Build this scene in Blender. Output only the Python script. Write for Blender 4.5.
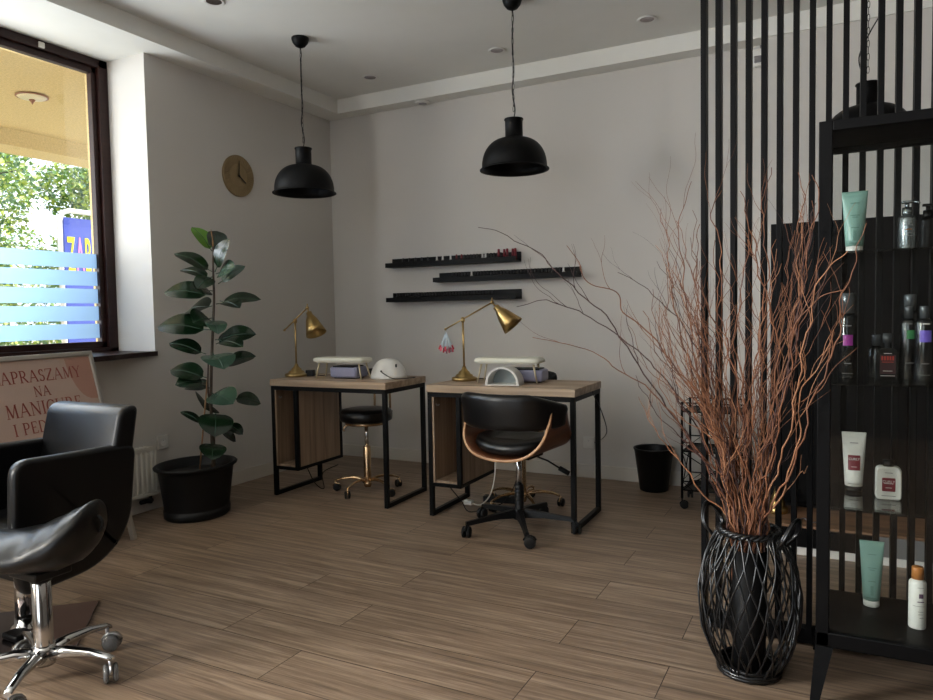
import bpy, bmesh, math, random
from mathutils import Vector, Matrix, Euler
from math import sin, cos, pi, radians, sqrt, atan2

for o in list(bpy.data.objects): bpy.data.objects.remove(o)
sc = bpy.context.scene
COL = sc.collection

# ------------------------------------------------------------------ camera
cam_d = bpy.data.cameras.new('camera'); cam = bpy.data.objects.new('camera', cam_d); COL.objects.link(cam)
cam_d.sensor_width = 36.0; cam_d.lens = 27.556; cam_d.clip_start = 0.05; cam_d.clip_end = 200
RT = Vector((0.88804643, 0.45941272, -0.01770576)); UP = Vector((-0.00736466, 0.05272126, 0.99858211)); FW = Vector((-0.45969479, 0.88665688, -0.05020234))
m4 = Matrix((( RT.x, UP.x, -FW.x, 0.0), (RT.y, UP.y, -FW.y, 0.0), (RT.z, UP.z, -FW.z, 1.1453), (0, 0, 0, 1)))
cam.matrix_world = m4
sc.camera = cam

# ------------------------------------------------------------------ light
world = bpy.data.worlds.new('daylight'); sc.world = world; world.use_nodes = True
wn = world.node_tree.nodes; bg = wn['Background']
bg.inputs['Color'].default_value = (0.80, 0.90, 1.0, 1); bg.inputs['Strength'].default_value = 2.0
sun_d = bpy.data.lights.new('sun', 'SUN'); sun_d.energy = 7.0; sun_d.angle = radians(1.0); sun_d.color = (1.0, 0.95, 0.85)
sun = bpy.data.objects.new('sun', sun_d); COL.objects.link(sun)
sun.rotation_euler = Vector((0.12, 0.62, 0.78)).to_track_quat('Z', 'Y').to_euler()
def area(name, loc, tgt, sx, sy, e, colr):
    d = bpy.data.lights.new(name, 'AREA'); d.shape = 'RECTANGLE'; d.size = sx; d.size_y = sy; d.energy = e; d.color = colr
    o = bpy.data.objects.new(name, d); COL.objects.link(o); o.location = loc
    o.rotation_euler = (Vector(loc) - Vector(tgt)).to_track_quat('Z', 'Y').to_euler()
    return o
area('window_daylight_rear', (-4.55, -1.25, 1.85), (0, -1.25, 1.5), 2.1, 1.75, 510, (0.98, 0.985, 0.98))  # added lamp at an invented window out of view, brightens the room
area('window_daylight_front', (-4.6, 1.4, 1.85), (0, 1.4, 1.5), 2.2, 1.7, 70, (0.88, 0.95, 1.0))
area('window_daylight_shopfront', (-1.2, -3.0, 1.5), (-1.2, 4, 1.3), 1.9, 2.1, 4, (1.0, 0.96, 0.9))  # added weak fill lamp outside an invented opening behind the camera

sc.view_settings.view_transform = 'Standard'; sc.view_settings.look = 'None'
sc.view_settings.gamma = 1.0; sc.view_settings.use_curve_mapping = False
sc.view_settings.exposure = 0.42

# ------------------------------------------------------------------ materials
def lin(c):
    return tuple(((v / 255) / 12.92 if v / 255 <= 0.04045 else ((v / 255 + 0.055) / 1.055) ** 2.4) for v in c) + (1.0,)
def M(name, c, rough=0.5, metal=0.0, spec=0.5, var=0.0, vscale=8.0, bump=0.0, bscale=60.0, coat=0.0, stretch=None, trans=0.0, c2=None):
    m = bpy.data.materials.new(name); m.use_nodes = True
    nt = m.node_tree; b = nt.nodes['Principled BSDF']
    b.inputs['Roughness'].default_value = rough; b.inputs['Metallic'].default_value = metal
    b.inputs['Specular IOR Level'].default_value = spec; b.inputs['Coat Weight'].default_value = coat
    b.inputs['Transmission Weight'].default_value = trans
    col = lin(c); b.inputs['Base Color'].default_value = col
    tc = nt.nodes.new('ShaderNodeTexCoord'); mp = nt.nodes.new('ShaderNodeMapping'); nt.links.new(tc.outputs['Object'], mp.inputs[0])
    if stretch: mp.inputs['Scale'].default_value = stretch
    nz = nt.nodes.new('ShaderNodeTexNoise'); nz.inputs['Scale'].default_value = vscale; nz.inputs['Detail'].default_value = 5
    nt.links.new(mp.outputs[0], nz.inputs['Vector'])
    mx = nt.nodes.new('ShaderNodeMix'); mx.data_type = 'RGBA'
    hi = lin(c2) if c2 else tuple(min(1, v * (1 + var)) for v in col[:3]) + (1,)
    lo = col if c2 else tuple(v * (1 - var) for v in col[:3]) + (1,)
    mx.inputs['A'].default_value = lo; mx.inputs['B'].default_value = hi
    if var > 0 or c2:
        rp = nt.nodes.new('ShaderNodeMapRange'); rp.inputs[1].default_value = 0.3; rp.inputs[2].default_value = 0.7
        nt.links.new(nz.outputs['Fac'], rp.inputs[0]); nt.links.new(rp.outputs[0], mx.inputs['Factor'])
        nt.links.new(mx.outputs['Result'], b.inputs['Base Color'])
    if bump > 0:
        n2 = nt.nodes.new('ShaderNodeTexNoise'); n2.inputs['Scale'].default_value = bscale; n2.inputs['Detail'].default_value = 4
        nt.links.new(mp.outputs[0], n2.inputs['Vector'])
        bp = nt.nodes.new('ShaderNodeBump'); bp.inputs['Strength'].default_value = bump; bp.inputs['Distance'].default_value = 0.004
        nt.links.new(n2.outputs['Fac'], bp.inputs['Height']); nt.links.new(bp.outputs[0], b.inputs['Normal'])
    return m

def floor_mat():
    m = bpy.data.materials.new('oak_planks'); m.use_nodes = True; nt = m.node_tree; N = nt.nodes; Lk = nt.links
    b = N['Principled BSDF']; b.inputs['Roughness'].default_value = 0.42; b.inputs['Specular IOR Level'].default_value = 0.45
    tc = N.new('ShaderNodeTexCoord'); br = N.new('ShaderNodeTexBrick')
    br.inputs['Scale'].default_value = 1.0; br.inputs['Mortar Size'].default_value = 0.0018; br.inputs['Mortar Smooth'].default_value = 0.3
    br.inputs['Brick Width'].default_value = 1.155; br.inputs['Row Height'].default_value = 0.2125; br.offset = 0.3247; br.offset_frequency = 2
    br.inputs['Color1'].default_value = (0.25, 0.25, 0.25, 1); br.inputs['Color2'].default_value = (0.85, 0.85, 0.85, 1); br.inputs['Mortar'].default_value = (0, 0, 0, 1)
    mp0 = N.new('ShaderNodeMapping'); mp0.inputs['Location'].default_value = (1.625, -0.1625, 0); Lk.new(tc.outputs['Object'], mp0.inputs[0]); Lk.new(mp0.outputs[0], br.inputs['Vector'])
    # grain offset per plank
    add = N.new('ShaderNodeVectorMath'); add.operation = 'MULTIPLY_ADD'
    Lk.new(br.outputs['Color'], add.inputs[0]); add.inputs[1].default_value = (7, 3, 5); Lk.new(tc.outputs['Object'], add.inputs[2])
    mp = N.new('ShaderNodeMapping'); mp.inputs['Scale'].default_value = (1.0, 20, 1); Lk.new(add.outputs[0], mp.inputs[0])
    nz = N.new('ShaderNodeTexNoise'); nz.inputs['Scale'].default_value = 1.7; nz.inputs['Detail'].default_value = 8; nz.inputs['Distortion'].default_value = 0.45; nz.inputs['Roughness'].default_value = 0.72
    Lk.new(mp.outputs[0], nz.inputs['Vector'])
    mp2 = N.new('ShaderNodeMapping'); mp2.inputs['Scale'].default_value = (3, 120, 1); Lk.new(add.outputs[0], mp2.inputs[0])
    nf = N.new('ShaderNodeTexNoise'); nf.inputs['Scale'].default_value = 1.5; nf.inputs['Detail'].default_value = 3; Lk.new(mp2.outputs[0], nf.inputs['Vector'])
    rp = N.new('ShaderNodeValToRGB'); e = rp.color_ramp.elements
    e[0].position = 0.28; e[0].color = lin((108, 88, 73)); e[1].position = 0.72; e[1].color = lin((210, 184, 158))
    k = rp.color_ramp.elements.new(0.5); k.color = lin((164, 139, 116))
    Lk.new(nz.outputs['Fac'], rp.inputs[0])
    m1 = N.new('ShaderNodeMix'); m1.data_type = 'RGBA'; m1.blend_type = 'MULTIPLY'; m1.inputs['Factor'].default_value = 0.62
    Lk.new(rp.outputs[0], m1.inputs['A']); Lk.new(nf.outputs['Fac'], m1.inputs['B'])
    m2 = N.new('ShaderNodeMix'); m2.data_type = 'RGBA'; m2.blend_type = 'MULTIPLY'; m2.inputs['Factor'].default_value = 0.16
    Lk.new(m1.outputs['Result'], m2.inputs['A']); Lk.new(br.outputs['Color'], m2.inputs['B'])
    m3 = N.new('ShaderNodeMix'); m3.data_type = 'RGBA'; Lk.new(br.outputs['Fac'], m3.inputs['Factor'])
    Lk.new(m2.outputs['Result'], m3.inputs['A']); m3.inputs['B'].default_value = lin((58, 42, 32))
    Lk.new(m3.outputs['Result'], b.inputs['Base Color'])
    bp = N.new('ShaderNodeBump'); bp.inputs['Strength'].default_value = 0.15; bp.inputs['Distance'].default_value = 0.002
    Lk.new(nf.outputs['Fac'], bp.inputs['Height']); Lk.new(bp.outputs[0], b.inputs['Normal'])
    return m

def wood_mat(name, c_lo, c_hi, scale=(1.2, 22, 22), rough=0.5):
    m = bpy.data.materials.new(name); m.use_nodes = True; nt = m.node_tree; N = nt.nodes; Lk = nt.links
    b = N['Principled BSDF']; b.inputs['Roughness'].default_value = rough
    tc = N.new('ShaderNodeTexCoord'); mp = N.new('ShaderNodeMapping'); mp.inputs['Scale'].default_value = scale
    nz = N.new('ShaderNodeTexNoise'); nz.inputs['Scale'].default_value = 1.5; nz.inputs['Detail'].default_value = 7; nz.inputs['Distortion'].default_value = 0.6
    rp = N.new('ShaderNodeValToRGB'); e = rp.color_ramp.elements; e[0].position = 0.3; e[0].color = lin(c_lo); e[1].position = 0.7; e[1].color = lin(c_hi)
    Lk.new(tc.outputs['Object'], mp.inputs[0]); Lk.new(mp.outputs[0], nz.inputs['Vector']); Lk.new(nz.outputs['Fac'], rp.inputs[0]); Lk.new(rp.outputs[0], b.inputs['Base Color'])
    return m

def glass_mat(name, tint=(1, 1, 1), gloss=1.0):
    m = bpy.data.materials.new(name); m.use_nodes = True; nt = m.node_tree; N = nt.nodes; Lk = nt.links
    for n in list(N):
        if n.type == 'BSDF_PRINCIPLED': N.remove(n)
    out = [n for n in N if n.type == 'OUTPUT_MATERIAL'][0]
    tr = N.new('ShaderNodeBsdfTransparent'); tr.inputs[0].default_value = tint + (1,)
    gl = N.new('ShaderNodeBsdfGlossy'); gl.inputs['Roughness'].default_value = 0.02
    fr = N.new('ShaderNodeLayerWeight'); pw = N.new('ShaderNodeMath'); pw.operation = 'POWER'; pw.inputs[1].default_value = 5.0; Lk.new(fr.outputs['Facing'], pw.inputs[0])
    mu = N.new('ShaderNodeMath'); mu.operation = 'MULTIPLY_ADD'; mu.inputs[1].default_value = 0.95 * gloss; mu.inputs[2].default_value = 0.04 * gloss
    mx = N.new('ShaderNodeMixShader'); Lk.new(pw.outputs[0], mu.inputs[0]); Lk.new(mu.outputs[0], mx.inputs[0]); Lk.new(tr.outputs[0], mx.inputs[1]); Lk.new(gl.outputs[0], mx.inputs[2])
    Lk.new(mx.outputs[0], out.inputs[0])
    return m

def film_mat():
    m = bpy.data.materials.new('frosted_film'); m.use_nodes = True; nt = m.node_tree; N = nt.nodes; Lk = nt.links
    for n in list(N):
        if n.type == 'BSDF_PRINCIPLED': N.remove(n)
    out = [n for n in N if n.type == 'OUTPUT_MATERIAL'][0]
    tl = N.new('ShaderNodeBsdfTranslucent'); tl.inputs[0].default_value = (0.52, 0.66, 0.84, 1)
    df = N.new('ShaderNodeBsdfDiffuse'); df.inputs[0].default_value = (0.55, 0.68, 0.76, 1)
    mx = N.new('ShaderNodeMixShader'); mx.inputs[0].default_value = 0.2; Lk.new(tl.outputs[0], mx.inputs[1]); Lk.new(df.outputs[0], mx.inputs[2])
    Lk.new(mx.outputs[0], out.inputs[0]); return m

PAINT = M('wall_paint', (206, 202, 196), 0.9, spec=0.2, var=0.015, vscale=2)
CEIL = M('ceiling_paint', (228, 227, 221), 0.95, spec=0.1, var=0.01)
BASEB = M('white_baseboard', (206, 200, 190), 0.5)
FLOOR = floor_mat()
STUCCO = M('tan_stucco', (208, 188, 142), 0.95, var=0.12, vscale=60, bump=0.5, bscale=150, spec=0.1)
MAHOG = M('mahogany_frame', (42, 21, 18), 0.42, spec=0.3, var=0.25, vscale=6, stretch=(1, 1, 12))
GLASS = glass_mat('window_glass'); FILM = film_mat()
CGLASS = glass_mat('cabinet_glass', (0.95, 0.97, 0.96), 0.6)
DPAINT = M('dark_taupe_wall_paint', (96, 90, 84), 0.9, spec=0.2, var=0.02, vscale=2)  # dark tone invented for the unseen walls to soak up bounced light
BLACKM = M('black_powder_coated_metal', (5, 5, 6), 0.5, spec=0.2)
BLACKS = M('black_satin_paint', (4, 4, 5), 0.5, spec=0.16)
BLACKP = M('black_plastic', (8, 8, 9), 0.45, spec=0.35)
LEATH = M('black_leather', (5, 5, 6), 0.34, spec=0.42, bump=0.12, bscale=260)
OAK = wood_mat('sonoma_oak', (138, 116, 94), (186, 163, 137), (1.0, 20, 20))
OAKV = wood_mat('sonoma_oak_upright', (126, 104, 84), (172, 148, 124), (20, 20, 1.0))
WALNUT = wood_mat('walnut_veneer', (84, 47, 28), (132, 82, 52), (2, 2, 14), 0.35)
VENEER = wood_mat('pale_veneer_edge', (170, 125, 88), (205, 165, 125), (5, 5, 5), 0.4)
BRASS = M('antique_brass', (178, 150, 98), 0.3, 1.0, var=0.12, vscale=20)
GOLD = M('polished_gold', (200, 170, 134), 0.2, 1.0)
CHROME = M('chrome', (205, 205, 205), 0.12, 1.0)
STEEL = M('brushed_steel', (170, 170, 172), 0.3, 1.0)
DCHROME = M('dark_chrome_plate', (146, 136, 136), 0.16, 1.0, var=0.15, vscale=3)
WHITEP = M('white_plastic', (222, 220, 214), 0.4)
CREAM = M('cream_leatherette', (218, 216, 200), 0.42, spec=0.4)
LILAC = M('lilac_white_plastic', (150, 150, 174), 0.4)
CLEARP = M('clear_plastic_wheel', (150, 150, 150), 0.15, trans=0.6)
RUBBER = M('black_rubber', (14, 14, 15), 0.7)
RADI = M('white_radiator_enamel', (214, 210, 200), 0.35)
POTM = M('black_pot_plastic', (10, 10, 11), 0.5, spec=0.35)
SOIL = M('potting_soil', (30, 22, 17), 0.95, var=0.4, vscale=60, bump=1, bscale=120)
LEAFM = M('rubber_plant_leaf', (15, 36, 18), 0.26, spec=0.6, var=0.3, vscale=12)
LEAFB = M('young_green_leaf', (86, 130, 36), 0.3, var=0.2, vscale=12)
LEAFL = M('grey_green_leaf', (52, 74, 60), 0.25, spec=0.7, var=0.2, vscale=12)
STEMM = M('brown_stem', (58, 44, 30), 0.7, var=0.3, vscale=30)
STAKE = M('bamboo_stake', (146, 108, 74), 0.7)
TWIG = M('red_brown_willow', (144, 94, 62), 0.6, var=0.3, vscale=14, c2=(98, 60, 44))
TWIG2 = M('pale_willow', (160, 112, 80), 0.6, var=0.3, vscale=14)
TWIG3 = M('dark_willow', (70, 46, 42), 0.65, var=0.3, vscale=14)
WICK = M('black_painted_wicker', (14, 15, 17), 0.28, spec=0.6)
POSTER = M('poster_paper', (196, 170, 156), 0.6, var=0.0)
POSTER2 = M('poster_blush_shape', (184, 140, 124), 0.6)
INK = M('poster_terracotta_ink', (150, 76, 66), 0.6)
ALU = M('aluminium_profile', (176, 170, 160), 0.35, 0.6)
MINT = M('mint_tube_plastic', (130, 166, 156), 0.35)
MINTD = M('mint_print', (84, 124, 112), 0.5)
LABRED = M('dark_red_label', (120, 22, 40), 0.4)
LABTXT = M('white_print', (220, 210, 208), 0.5)
GREYTXT = M('grey_print', (120, 116, 116), 0.5)
ORANGEC = M('orange_brown_cap', (176, 112, 56), 0.4)
SILVER = M('silver_bottle', (160, 168, 172), 0.25, 0.85)
RINGC = M('purple_print', (96, 72, 96), 0.5)
PURP = M('purple_label', (110, 90, 190), 0.4); GREENL = M('green_label', (60, 130, 80), 0.4); PINKL = M('magenta_label', (150, 50, 140), 0.4)
REDT = M('red_orange_print', (190, 60, 48), 0.4)
BRONZE = M('brushed_bronze_dial', (146, 126, 94), 0.42, 0.75)
BLUES = M('sign_blue', (74, 90, 186), 0.4); YEL = M('sign_yellow', (246, 238, 40), 0.4); PINKS = M('sign_pink', (238, 150, 214), 0.4)

# ------------------------------------------------------------------ mesh helpers
class B:
    def __init__(s): s.bm = bmesh.new(); s.mats = []
    def mi(s, m):
        if m not in s.mats: s.mats.append(m)
        return s.mats.index(m)
    def _new(s, faces, m, smooth):
        i = s.mi(m)
        for f in faces: f.material_index = i; f.smooth = smooth
    def box(s, lo, hi, m, bev=0.0, mat=None):
        r = bmesh.ops.create_cube(s.bm, size=1.0)
        vs = r['verts']; lo = Vector(lo); hi = Vector(hi); c = (lo + hi) / 2; d = hi - lo
        for v in vs: v.co = Vector((v.co.x * d.x, v.co.y * d.y, v.co.z * d.z)) + c
        fs = list({f for v in vs for f in v.link_faces})
        s._new(fs, m, False)
        if bev > 0:
            es = list({e for f in fs for e in f.edges})
            rr = bmesh.ops.bevel(s.bm, geom=es, offset=bev, segments=2, affect='EDGES', profile=0.5)
            fs = [f for f in rr['faces']] + [f for f in fs if f.is_valid]
            i = s.mi(m)
            for f in rr['faces']: f.material_index = i; f.smooth = True
            vs = list({v for f in fs if f.is_valid for v in f.verts})
        if mat is not None:
            for v in vs: v.co = mat @ v.co
        return vs
    def ring_loft(s, rings, m, closed=True, cap0=True, cap1=True, smooth=True):
        n = len(rings[0]); V = [[s.bm.verts.new(p) for p in r] for r in rings]; fs = []
        for a, b in zip(V, V[1:]):
            for i in range(n if closed else n - 1):
                j = (i + 1) % n
                try: fs.append(s.bm.faces.new((a[i], a[j], b[j], b[i])))
                except ValueError: pass
        s._new(fs, m, smooth); cf = []
        if closed and cap0: cf.append(s.bm.faces.new(list(reversed(V[0]))))
        if closed and cap1: cf.append(s.bm.faces.new(V[-1]))
        s._new(cf, m, False)
        return V
    def tube(s, pts, r, m, n=8, smooth=True, flat=1.0, closed=False):
        pts = [Vector(p) for p in pts]; rs = r if isinstance(r, (list, tuple)) else [r] * len(pts)
        N = len(pts); T = []
        for i in range(N):
            if closed: t = pts[(i + 1) % N] - pts[i - 1]
            else: t = pts[min(i + 1, N - 1)] - pts[max(i - 1, 0)]
            T.append(t.normalized() if t.length > 1e-9 else Vector((0, 0, 1)))
        u = T[0].orthogonal().normalized(); rings = []
        for i in range(N):
            u = (u - T[i] * u.dot(T[i])); u = u.normalized() if u.length > 1e-6 else T[i].orthogonal().normalized()
            v = T[i].cross(u)
            rings.append([pts[i] + rs[i] * (cos(2 * pi * k / n) * u + flat * sin(2 * pi * k / n) * v) for k in range(n)])
        if closed:
            # simple closing: last ring welded by proximity in twist, fine for small loops
            V = [[s.bm.verts.new(p) for p in rg] for rg in rings]; fs = []
            for a in range(N):
                A = V[a]; Bb = V[(a + 1) % N]
                off = 0
                if a == N - 1: off = min(range(n), key=lambda o: (A[0].co - Bb[o].co).length)
                for i in range(n):
                    fs.append(s.bm.faces.new((A[i], A[(i + 1) % n], Bb[(i + 1 + off) % n], Bb[(i + off) % n])))
            s._new(fs, m, smooth); return
        s.ring_loft(rings, m, smooth=smooth)
    def lathe(s, prof, c, m, n=32, axis=None, smooth=True, caps=True, sx=1.0, sy=1.0):
        c = Vector(c); q = (Vector(axis).to_track_quat('Z', 'Y').to_matrix() if axis is not None else Matrix.Identity(3))
        rings = [[c + q @ Vector((max(r, 1e-4) * sx * cos(2 * pi * k / n), max(r, 1e-4) * sy * sin(2 * pi * k / n), z)) for k in range(n)] for r, z in prof]
        s.ring_loft(rings, m, cap0=caps, cap1=caps, smooth=smooth)
    def cyl(s, p0, p1, r, m, n=20, r1=None, smooth=True):
        p0 = Vector(p0); p1 = Vector(p1); L = (p1 - p0).length
        s.lathe([(r, 0), (r if r1 is None else r1, L)], p0, m, n, axis=(p1 - p0), smooth=smooth)
    def bar(s, p0, p1, w, h, m, up=(0, 0, 1), bev=0.0):
        p0 = Vector(p0); p1 = Vector(p1); z = (p1 - p0); L = z.length; z.normalize()
        x = z.cross(Vector(up)); x = x.normalized() if x.length > 1e-5 else Vector((1, 0, 0)); y = z.cross(x)
        mt = Matrix.Translation(p0) @ Matrix((x, y, z)).transposed().to_4x4()
        s.box((-w / 2, -h / 2, 0), (w / 2, h / 2, L), m, bev, mt)
    def poly(s, pts, m, depth=None, smooth=False):
        vs = [s.bm.verts.new(Vector(p)) for p in pts]; f = s.bm.faces.new(vs); fs = [f]
        if depth is not None:
            d = Vector(depth); v2 = [s.bm.verts.new(Vector(p) + d) for p in pts]
            fs.append(s.bm.faces.new(list(reversed(v2)))); n = len(pts)
            for i in range(n): fs.append(s.bm.faces.new((vs[i], v2[i], v2[(i + 1) % n], vs[(i + 1) % n])))
        s._new(fs, m, smooth)
    def xf(s, mt):
        for v in s.bm.verts: v.co = mt @ v.co
    def build(s, name, parent=None, **kw):
        bmesh.ops.recalc_face_normals(s.bm, faces=s.bm.faces[:])
        me = bpy.data.meshes.new(name); s.bm.to_mesh(me); s.bm.free()
        for m in s.mats: me.materials.append(m)
        o = bpy.data.objects.new(name, me); COL.objects.link(o)
        if parent is not None: o.parent = parent
        for k, v in kw.items(): o[k] = v
        return o
def empty(name, loc, label, cat, group=None, rz=0.0):
    o = bpy.data.objects.new(name, None); COL.objects.link(o); o.location = loc; o.rotation_euler = (0, 0, rz); o.empty_display_size = 0.1
    o['label'] = label; o['category'] = cat
    if group: o['group'] = group
    return o
def tag(o, label, cat, group=None):
    o['label'] = label; o['category'] = cat
    if group: o['group'] = group
    return o
def copy_tree(o, parent=None):
    kids = [c for c in bpy.data.objects if c.parent == o]
    c = o.copy(); COL.objects.link(c); c.parent = parent
    for k in kids: copy_tree(k, c)
    return c
def bez(p, n=16):
    """Catmull-Rom through the points p"""
    P = [Vector(q) for q in p]; P = [2 * P[0] - P[1]] + P + [2 * P[-1] - P[-2]]; out = []
    for i in range(1, len(P) - 2):
        for k in range(n):
            t = k / n; a, b, c, d = P[i - 1], P[i], P[i + 1], P[i + 2]
            out.append(0.5 * ((2 * b) + (c - a) * t + (2 * a - 5 * b + 4 * c - d) * t * t + (3 * b - a - 3 * c + d) * t ** 3))
    out.append(P[-2].copy()); return out
def text_mesh(txt, size, m, name, parent=None, mat=None, depth=0.0005, align='CENTER'):
    cu = bpy.data.curves.new(name, 'FONT'); cu.body = txt; cu.size = size; cu.align_x = align; cu.extrude = depth; cu.offset = size * 0.01
    o = bpy.data.objects.new('tmp', cu); COL.objects.link(o); dg = bpy.context.evaluated_depsgraph_get()
    me = bpy.data.meshes.new_from_object(o.evaluated_get(dg)); COL.objects.unlink(o); bpy.data.objects.remove(o)
    me.name = name; me.materials.clear(); me.materials.append(m)
    if mat is not None: me.transform(mat)
    t = bpy.data.objects.new(name, me); COL.objects.link(t)
    if parent is not None: t.parent = parent
    return t
S = dict(kind='structure')

# ================================================================== the room
XL, YB, ZC, ZS = -3.671, 4.735, 2.841, 2.733      # left wall, back wall, ceiling, underside of the dropped edge
b = B(); b.box((-4.34, -2.62, -0.1), (5.2, YB + 0.2, 0.0), FLOOR); fl = b.build('floor', **S)
b = B(); b.box((-4.1, -2.62, ZC), (5.2, YB + 0.2, ZC + 0.2), CEIL); b.build('ceiling', **S)
b = B(); b.box((-4.1, -2.6, ZS), (XL + 0.185, YB, ZC), CEIL); b.build('trim_1', **S)
b = B(); b.box((XL + 0.185, YB - 0.137, ZS), (5.0, YB, ZC), CEIL); b.build('trim_2', **S)
W1 = (0.2, 2.975, 0.925); W2 = (-2.3, -0.2, 0.925)     # window openings along Y and their sill level; W2 is an added, unseen opening
b = B()
for y0, y1 in ((-2.6, W2[0]), (W2[1], W1[0]), (W1[1], YB)): b.box((-4.1, y0, 0), (XL, y1, ZS), PAINT)
for w in (W1, W2): b.box((-4.1, w[0], 0), (XL, w[1], w[2]), PAINT)
b.build('wall_left', **S)
b = B()                                                 # the outer stucco leaf
for y0, y1 in ((-2.6, W2[0] - 0.1), (W2[1] + 0.1, W1[0] - 0.1), (W1[1] + 0.085, YB + 0.2)): b.box((-4.34, y0, 0), (-4.1, y1, 2.882), STUCCO)
for w in (W1, W2):
    b.box((-4.34, w[0] - 0.1, 0), (-4.1, w[1] + 0.085, 0.9), STUCCO); b.box((-4.34, w[0] - 0.1, 2.74), (-4.1, w[1] + 0.085, 2.882), STUCCO)
b.build('wall_outside_left', **S)
b = B(); b.box((-4.1, YB, 0), (5.2, YB + 0.2, ZC), PAINT); b.build('wall_back', **S)
b = B(); b.box((-0.383, YB - 0.125, 0), (5.0, YB, ZS), PAINT); b.build('wall_back_projection', **S)
b = B(); b.box((5.0, -2.6, 0), (5.2, YB, ZC), DPAINT); b.build('wall_right', **S)
b = B()  # unseen front wall; its opening is added to let light in
b.box((-4.1, -2.8, 0), (-2.15, -2.6, ZC), DPAINT); b.box((-0.25, -2.8, 0), (5.2, -2.6, ZC), DPAINT); b.box((-2.15, -2.8, 2.55), (-0.25, -2.6, ZC), DPAINT); b.box((-2.15, -2.8, 0), (-0.25, -2.6, 0.35), DPAINT)
b.build('wall_front', **S)
b = B(); b.box((XL, -2.6, 0), (XL + 0.014, YB, 0.092), BASEB, 0.003); b.build('baseboard_left', **S)
b = B(); b.box((XL, YB - 0.014, 0), (-0.383, YB, 0.092), BASEB, 0.003); b.box((-0.397, YB - 0.139, 0), (5.0, YB - 0.125, 0.092), BASEB, 0.003); b.build('baseboard_back', **S)

def window(n, y0, y1, z0, z1, cam_side):
    fx = -4.03
    b = B(); t = 0.062
    b.box((fx - 0.055, y0, z0), (fx + 0.03, y0 + t, z1), MAHOG, 0.004); b.box((fx - 0.055, y1 - t, z0), (fx + 0.03, y1, z1), MAHOG, 0.004)
    b.box((fx - 0.055, y0, z1 - 0.05), (fx + 0.03, y1, z1), MAHOG, 0.004); b.box((fx - 0.055, y0, z0), (fx + 0.03, y1, z0 + 0.05), MAHOG, 0.004)
    # inner sash step
    s = t + 0.032
    b.box((fx - 0.04, y0 + t, z0 + 0.05), (fx + 0.004, y0 + s, z1 - 0.05), MAHOG, 0.003); b.box((fx - 0.04, y1 - s, z0 + 0.05), (fx + 0.004, y1 - t, z1 - 0.05), MAHOG, 0.003)
    b.box((fx - 0.04, y0 + t, z1 - 0.087), (fx + 0.004, y1 - t, z1 - 0.05), MAHOG, 0.003); b.box((fx - 0.04, y0 + t, z0 + 0.05), (fx + 0.004, y1 - t, z0 + 0.087), MAHOG, 0.003)
    if n == 1: b.box((fx - 0.055, 1.0, z0), (fx + 0.03, 1.1, z1), MAHOG, 0.004)
    w = b.build('window_%d' % n, **S)
    b = B(); b.box((fx - 0.026, y0 + s - 0.01, z0 + 0.075), (fx - 0.02, y1 - s + 0.01, z1 - 0.075), GLASS); b.build('pane', w)
    if n == 1:
        b = B(); zt = 1.553
        for k in range(5):
            a = zt - k * 0.1065
            b.box((fx - 0.0195, y0 + s, a - 0.0885), (fx - 0.0185, y1 - s + 0.008, a), FILM)
        b.build('frosted_film', w, label='pale blue frosted film stripes on the lower glass')
    return w
window(1, W1[0], W1[1], 0.93, ZS, True)
window(2, W2[0], W2[1], 0.93, ZS, False)  # added window out of view, there to bring in more daylight
b = B(); b.box((-4.0, 2.545, 2.688), (-3.988, 2.578, 2.72), WHITEP, 0.003)
tag(b.build('window_contact_sensor'), 'tiny white square sensor on the upper window frame', 'sensor')

# bowed mahogany sill
edge = [(-3.66, 2.985), (-3.645, 2.93), (-3.625, 2.83), (-3.57, 2.68), (-3.51, 2.55), (-3.49, 2.4), (-3.42, 2.1), (-3.38, 1.7), (-3.4, 0.8), (-3.64, 0.18)]
ed = [(p.x, p.y) for p in bez([(x, y, 0) for x, y in edge], 5)]
b = B(); pts = [(-4.0, 0.2)] + [(-3.671, 0.2)] + list(reversed(ed)) + [(-3.671, 2.975), (-4.0, 2.975)]
b.poly([(x, y, 0.954) for x, y in pts], MAHOG, (0, 0, -0.028))
b.build('trim_3', **S)
b = B(); b.box((-4.0, W2[0], 0.925), (-3.62, W2[1], 0.954), MAHOG, 0.004); b.build('trim_4', **S)

# recessed ceiling spots
def spot(x, y, z, label, R=0.056):
    t = empty('ceiling_spot', (x, y, z), label, 'ceiling light', 'recessed ceiling spots')
    b = B(); b.lathe([(R * 0.72, 0.0), (R, -0.001), (R * 1.02, -0.004), (R * 0.92, -0.008), (R * 0.74, -0.004)], (0, 0, 0), WHITEP, 28, caps=False); b.build('trim_ring', t)
    b = B(); b.lathe([(0.0, -0.0005), (R * 0.5, -0.0025), (R * 0.73, -0.0035)], (0, 0, 0), DCHROME, 24, caps=False); b.build('lens', t)
spot(-2.968, 2.864, ZC, 'recessed ceiling spot nearest the window, left of the hanging lamps')
spot(-2.958, 4.29, ZC, 'recessed ceiling spot in the far corner behind the left pendant lamp')
spot(-1.955, 4.272, ZC, 'recessed ceiling spot just left of the middle pendant chain')
spot(-0.991, 4.267, ZC, 'recessed ceiling spot beside the black slatted screen')
t = empty('smoke_detector', (-2.754, 4.672, ZS), 'flat white round detector on the dropped ceiling edge', 'detector')
b = B(); b.lathe([(0.058, 0), (0.06, -0.008), (0.05, -0.014), (0, -0.015)], (0, 0, 0), WHITEP, 28); b.build('body', t)
b = B(); b.lathe([(0.03, -0.014), (0.03, -0.019), (0, -0.02)], (0, 0, 0), STEEL, 24); b.build('cap', t)
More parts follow.
